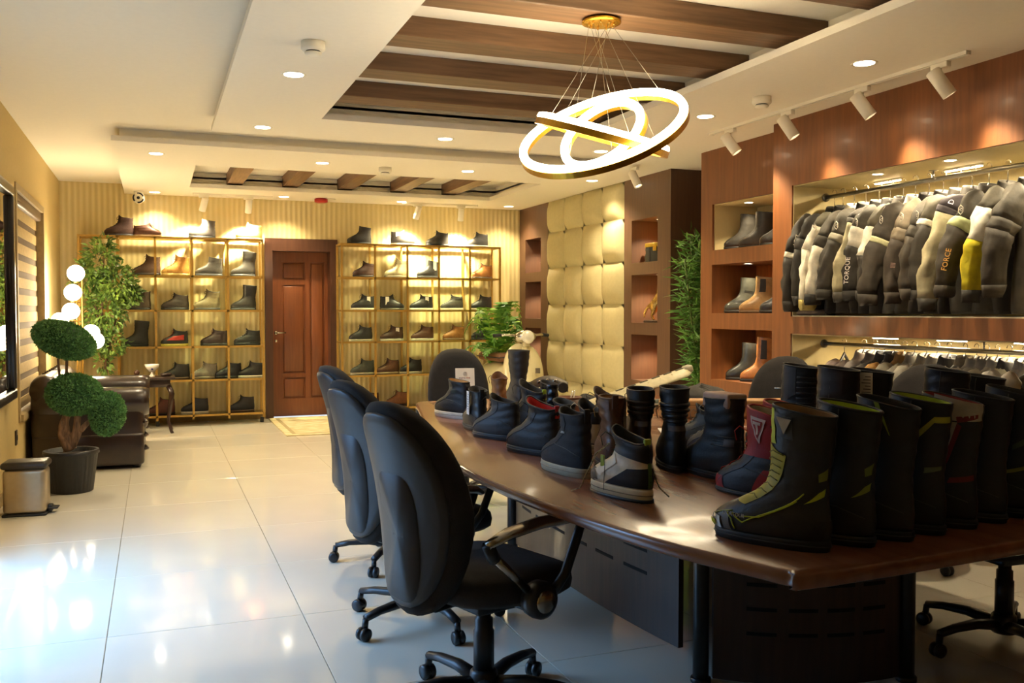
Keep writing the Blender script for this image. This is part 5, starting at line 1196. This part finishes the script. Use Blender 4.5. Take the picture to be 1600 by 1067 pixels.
# fern behind the scooter
t = thing('potted_fern', 'bright green fern beside the right brass rack behind the scooter', 'plant', (3.86, 10.5, 0))
link('pot', MB().lathe([(.12, 0), (.16, .5), (.17, .52), (.14, .52), (.13, .46), (.001, .46)], 24), mat('5c4a34', .5), t)
rnd = random.Random(3)
for k in range(30):
    a = 2*math.pi*k/15+rnd.uniform(-.2, .2); L_ = rnd.uniform(.42, .58); H_ = rnd.uniform(.35, .95); vs = []; fs = []
    N = 15; path = [Vector((L_*.75*u*math.cos(a), L_*.75*u*math.sin(a)-.0, .50+H_*math.sin(u*2.3)*.95)) for u in [i/N for i in range(N+1)]]
    mb = MB().tube(path, [.004]*(N)+[.001], 5); side = Vector((-math.sin(a), math.cos(a), 0))
    for i in range(2, N+1):
        p = path[i]; w = .115*math.sin(math.pi*min(1, (i/N)*.85+.12))
        dd = (path[i]-path[i-1]).normalized()
        for sg in (-1, 1):
            q = p+side*sg*w+dd*.03-Vector((0, 0, .012)); mb.add([tuple(p-dd*.013), tuple(p.lerp(q, .5)-dd*.02+Vector((0, 0, .006))), tuple(q), tuple(p.lerp(q, .5)+dd*.02), tuple(p+dd*.013)], [(0, 1, 2, 3, 4)], flat=True)
    link('frond', mb, mat('5c9630' if k % 3 else '8ab83c', .45, var=.15), t, False)

# ------------------------------------------------------------------ left corner furniture
lea = mat('2b1a13', .28, var=.2, scale=12, bump=.15, bscale=120, coat=.3)
t = thing('leather_sofa', 'dark brown tufted leather sofa with rolled arms along the left wall', 'sofa', (-.49, 9.05, 0))
def roll(name, x0, x1, y, r, z, tuft=0, ax='x'):
    rg = []; N = 16
    for i in range(N+1):
        u = i/N; e = 1 if 0 < i < N else .86; rr = []
        for k in range(24):
            q = 2*math.pi*k/24; w = 1-(.05*(math.cos(u*math.pi*tuft*2)**8) if tuft else 0)
            if ax == 'x': rr.append((lerp(x0, x1, u), y+r*e*w*math.cos(q), z+r*e*w*math.sin(q)))
            else: rr.append((y+r*e*w*math.cos(q), lerp(x0, x1, u), z+r*e*w*math.sin(q)))
        rg.append(rr)
    return link(name, MB().loft(rg), lea, t)
link('base', MB().rbox(-.43, .40, -.86, .86, .03, .30, .03, 3), lea, t)
for sg in (-1, 1):
    a = link('arm', MB().rbox(-.43, .40, sg*.74-.11, sg*.74+.11, .03, .56, .05, 3), lea, t)
    rr = roll('arm_roll', -.42, .44, sg*.75, .125, .545); 
    for k in range(3): link('pleat', MB().tube([(.405, sg*.74-.09, .16+.11*k), (.425, sg*.74, .15+.11*k), (.405, sg*.74+.09, .16+.11*k)], .012, 6), lea, a)
link('backrest', MB().rbox(-.44, -.20, -.84, .84, .25, .70, .05, 3), lea, t)
rr = roll('back_roll', -.86, .86, -.335, .125, .66, 7, 'y')
for i in range(9):
    for j in range(2): link('button', MB().ball((-.235-.04*j, -.66+.165*i+(.08 if j else 0), .62+.11*j), .014, 8), lea, rr if False else t)
for i in range(8): link('tuft_fold', MB().tube([(-.24, -.64+.165*i, .70), (-.30, -.60+.165*i, .77), (-.37, -.62+.165*i, .785)], .010, 6), lea, t)
for i in range(2): link('seat_cushion', MB().rbox(-.22, .43, -.62+.63*i, -.0+.62*i, .29, .43, .05, 3), lea, t)
for x in (-.36, .34):
    for y in (-.76, .76): link('foot', MB().lathe([(.03, 0), (.038, .02), (.028, .07)], 14, TR(x, y, 0)), mat('1c1210', .4), t)
t = thing('side_table', 'dark wooden side table with curved legs between sofa and rack', 'table', (-.02, 10.60, 0)); dw = mat('2e1a12', .3, coat=.3)
link('top', MB().rbox(-.22, .22, -.20, .20, .57, .60, .008), dw, t); link('apron', MB().rbox(-.17, .17, -.15, .15, .49, .571, .006), dw, t)
for sx in (-1, 1):
    for sy in (-1, 1):
        link('leg', MB().tube([(sx*.15, sy*.13, .50), (sx*.185, sy*.165, .42), (sx*.165, sy*.145, .26), (sx*.145, sy*.125, .12), (sx*.175, sy*.155, .02), (sx*.185, sy*.165, .0)], [.028, .026, .018, .014, .018, .016], 10), dw, t)
t = thing('porcelain_dish', 'small white porcelain dish with a blue mark on the side table', 'dish', (-.03, 10.55, .60)); wp = mat('e8e0d4', .25, var=0)
link('foot_ring', MB().lathe([(.03, 0), (.032, .004), (.012, .03), (.012, .05)], 18), wp, t)
link('bowl', MB().lathe([(.012, .05), (.03, .055), (.065, .10), (.075, .13), (.072, .13), (.06, .10), (.001, .06)], 20), wp, t)
link('blue_mark', MB().ball((0, -.045, .085), .014, 8), mat('3a3a7c', .4), t)
t = thing('ashtray', 'low dark wooden dish at the right of the side table', 'dish', (.11, 10.55, .60)); link('dish', MB().lathe([(.045, 0), (.06, .012), (.06, .03), (.05, .03), (.045, .012), (.001, .01)], 18), dw, t); link('dish_rim', MB().tube([(.056*math.cos(a), .056*math.sin(a), .03) for a in [2*math.pi*k/18 for k in range(18)]], .004, 6, closed=True), dw, t)
t = thing('table_lamp_ball', 'dark round knob ornament at the left of the side table', 'ornament', (-.18, 10.52, .60)); link('base', MB().lathe([(.03, 0), (.02, .012), (.012, .02)], 14), dw, t); link('knob', MB().ball((0, 0, .045), .03, 10), mat('4a2c1a', .3), t)
# globe floor lamp
t = thing('globe_floor_lamp', 'brass floor lamp with six glowing white globes beside the leafy tree', 'lamp', (-.70, 10.18, 0))
link('base', MB().lathe([(.13, 0), (.135, .01), (.12, .025), (.02, .03)], 24), brass, t)
for x, h_ in ((-.02, 1.42), (.03, 1.60)): link('pole', MB().tube([(x, 0, .02), (x, 0, h_)], .008, 10), brass, t)
gm2 = mat('fff4dc', .4, emit=6, var=0)
for gx, gz in ((-.02, 1.67), (-.05, 1.48), (-.07, 1.295), (-.17, 1.20), (.11, 1.08), (.15, 1.0)):
    g_ = link('globe', MB().ball((gx, -.05, gz), .082, 18), gm2, t); link('globe_arm', MB().tube([(.005, 0, gz-.10), (gx, -.04, gz-.085), (gx, -.05, gz-.075)], .006, 8).tube([(gx, -.05, gz-.095), (gx, -.05, gz-.072)], .022, 12), brass, g_)
    l = bpy.data.lights.new('globe_light', 'POINT'); l.energy = 7; l.color = WARM2; l.shadow_soft_size = .08; lo_ = bpy.data.objects.new('globe_light', l); C.objects.link(lo_); lo_.parent = t; lo_.location = (gx, -.22, gz)
# bin
t = thing('pedal_bin', 'small metallic pedal bin with black lid and foot pedal', 'bin', (-.775, 6.62, 0), R(-4))
link('body', MB().rbox(-.125, .125, -.095, .095, .012, .30, .03, 4), mat('b3a48c', .3, .75, var=.03), t)
link('lid', MB().rbox(-.135, .135, -.105, .105, .298, .345, .025, 4), mat('2c2520', .35), t)
link('base', MB().rbox(-.13, .13, -.10, .10, 0, .016, .008), black_p, t)
link('pedal', MB().rbox(.125, .185, -.04, .04, .028, .04, .005).rbox(.115, .15, -.03, .03, .01, .055, .006), black_p, t)
# mirror
t = thing('wall_mirror', 'tall dark framed mirror leaning flat on the left wall', 'mirror', (XL+.003, 6.86, 1.43)); fm = mat('2c2018', .3, .3, coat=.3)
hy, hz = .62, .76
m = MB()
for a in ((-hy, hy, -hz, -hz+.07), (-hy, hy, hz-.07, hz), (-hy, -hy+.07, -hz+.07, hz-.07), (hy-.07, hy, -hz+.07, hz-.07)): link('frame_bar', MB().rbox(0, .045, a[0], a[1], a[2], a[3], .014, 2), fm, t)
mg = mat('d8d4cc', .02, 1, var=0); link('glass', MB().box(.004, .012, -hy+.06, hy-.06, -hz+.06, hz-.06), mg, t, False)
t = thing('wall_socket', 'small dark socket plate low on the left wall', 'socket', (XL, 7.70, .36)); link('plate', MB().rbox(0, .01, -.04, .04, -.055, .055, .003), mat('4c4336', .4), t); link('outlet', MB().tube([(.008, 0, .0), (.014, 0, 0)], .02, 14), mat('2c2822', .4), t)
# rug
t = thing('door_rug', 'cream patterned rug in front of the wooden door', 'rug', (1.90, 10.55, 0))
link('pile', MB().rbox(-.64, .64, -.82, .82, 0, .014, .005), mat('d2c49c', .9, h2='bba97c', scale=9, bump=.5, bscale=90), t); 
link('border', MB().box(-.57, .57, -.75, -.71, .0142, .0155).box(-.57, .57, .71, .75, .0142, .0155).box(-.57, -.53, -.71, .71, .0142, .0155).box(.53, .57, -.71, .71, .0142, .0155), mat('a8966a', .9, bump=.4), t, False)

# ------------------------------------------------------------------ scooter
t = thing('motor_scooter', 'cream retro motor scooter with brown seat parked beyond the table', 'scooter', (3.88, 9.60, 0), R(-88)); crm = mat('d8cda4', .2, coat=.6, var=.02)
wm = mat('1a1a1a', .7)
for x, nm in ((.22, 'front_wheel'), (-1.0, 'rear_wheel')):
    w = link(nm, MB().tube([(x+.19*math.cos(a), 0, .225+.19*math.sin(a)) for a in [2*math.pi*k/28 for k in range(28)]], .045, 10, closed=True), wm, t)
    link('rim', MB().lathe([(.14, -.03), (.15, -.02), (.06, -.01), (.001, -.03)], 20, TR(x, 0, .225) @ Matrix.Rotation(R(90), 4, 'X')), chrome, w)
rg = []
for i in range(13):
    u = i/12; a = R(-25+200*u); w = .085*(math.sin(math.pi*(.1+.8*u)))**.5
    c = Vector((.22+.27*math.cos(a), 0, .24+.27*math.sin(a))); inn = Vector((-math.cos(a), 0, -math.sin(a)))
    rg.append([tuple(c+inn*(.09*(1-math.cos(q)**2)**.0*abs(math.sin(q)))*(1 if math.sin(q) > 0 else -.25)+Vector((0, w*math.cos(q), 0))) for q in [2*math.pi*k/14 for k in range(14)]])
link('front_fender', MB().loft(rg), crm, t)
rg = []
for i in range(15):
    u = i/14; z = .30+.63*u; w = .245*max(.02, 1-(abs(u-.42)/.60)**2.6)**.5; x = .06-.13*u; d_ = .05*math.sin(math.pi*u)+.03
    rg.append([(x+d_*math.cos(q)-(.06 if math.cos(q) < 0 else 0)*0-.10*(math.sin(q)**2)*.8, w*math.sin(q), z) for q in [2*math.pi*k/24 for k in range(24)]])
link('leg_shield', MB().loft(rg), crm, t)
link('horn_cover', MB().loft([[(.10-.13*u+.03*math.cos(q)+.0, (.05-.015*abs(u-.5))*math.sin(q), .45+.45*u) for q in [2*math.pi*k/12 for k in range(12)]] for u in [i/8 for i in range(9)]]), crm, t)
link('steering_column', MB().tube([(.0, 0, .90), (-.05, 0, .98)], .04, 12), crm, t)
hd_ = link('headset', MB().ball((-.04, 0, 1.01), .085, 16, sc=(1.1, 1.5, .85)), chrome, t)
link('headlight', MB().lathe([(.001, .03), (.05, .024), (.07, .008), (.078, -.01), (.07, -.03)], 20, TR(.05, 0, 1.01) @ Matrix.Rotation(R(80), 4, 'Y')), mat('e8e4d4', .08, .3), hd_)
for sg in (-1, 1):
    hb = link('handlebar', MB().tube([(-.05, sg*.06, 1.02), (-.10, sg*.22, 1.03), (-.14, sg*.30, 1.02)], .015, 10), chrome, t)
    link('grip', MB().tube([(-.12, sg*.25, 1.027), (-.16, sg*.34, 1.018)], .02, 10), wm, hb)
link('floorboard', MB().rbox(-.55, .0, -.16, .16, .27, .31, .015), crm, t)
rg = []
for i in range(11):
    u = i/10; x = -.5-.78*u; w = .20*math.sin(math.pi*(.18+.72*u))**.5; h_ = .22*math.sin(math.pi*(.25+.65*u))**.5
    rg.append([(x, w*math.cos(q), .48+h_*math.sin(q)) for q in [2*math.pi*k/20 for k in range(20)]])
link('rear_body', MB().loft(rg), crm, t)
st_ = mat('7a5234', .5, bump=.2)
se = link('saddle', MB().rbox(-1.2, -.50, -.13, .13, .70, .80, .045, 4), st_, t); link('piping', MB().tube([(-1.19, -.13, .75), (-.51, -.13, .75), (-.49, 0, .755), (-.51, .13, .75), (-1.19, .13, .75)], .007, 6), black_p, se)
link('side_badge', MB().rbox(.085, .09, .07, .13, .60, .66, .003), mat('8a8478', .3, .7), t)
link('mudguard_trim', MB().tube([(.22+.285*math.cos(R(a)), 0, .24+.285*math.sin(R(a))) for a in range(0, 150, 15)], .006, 6), chrome, t)
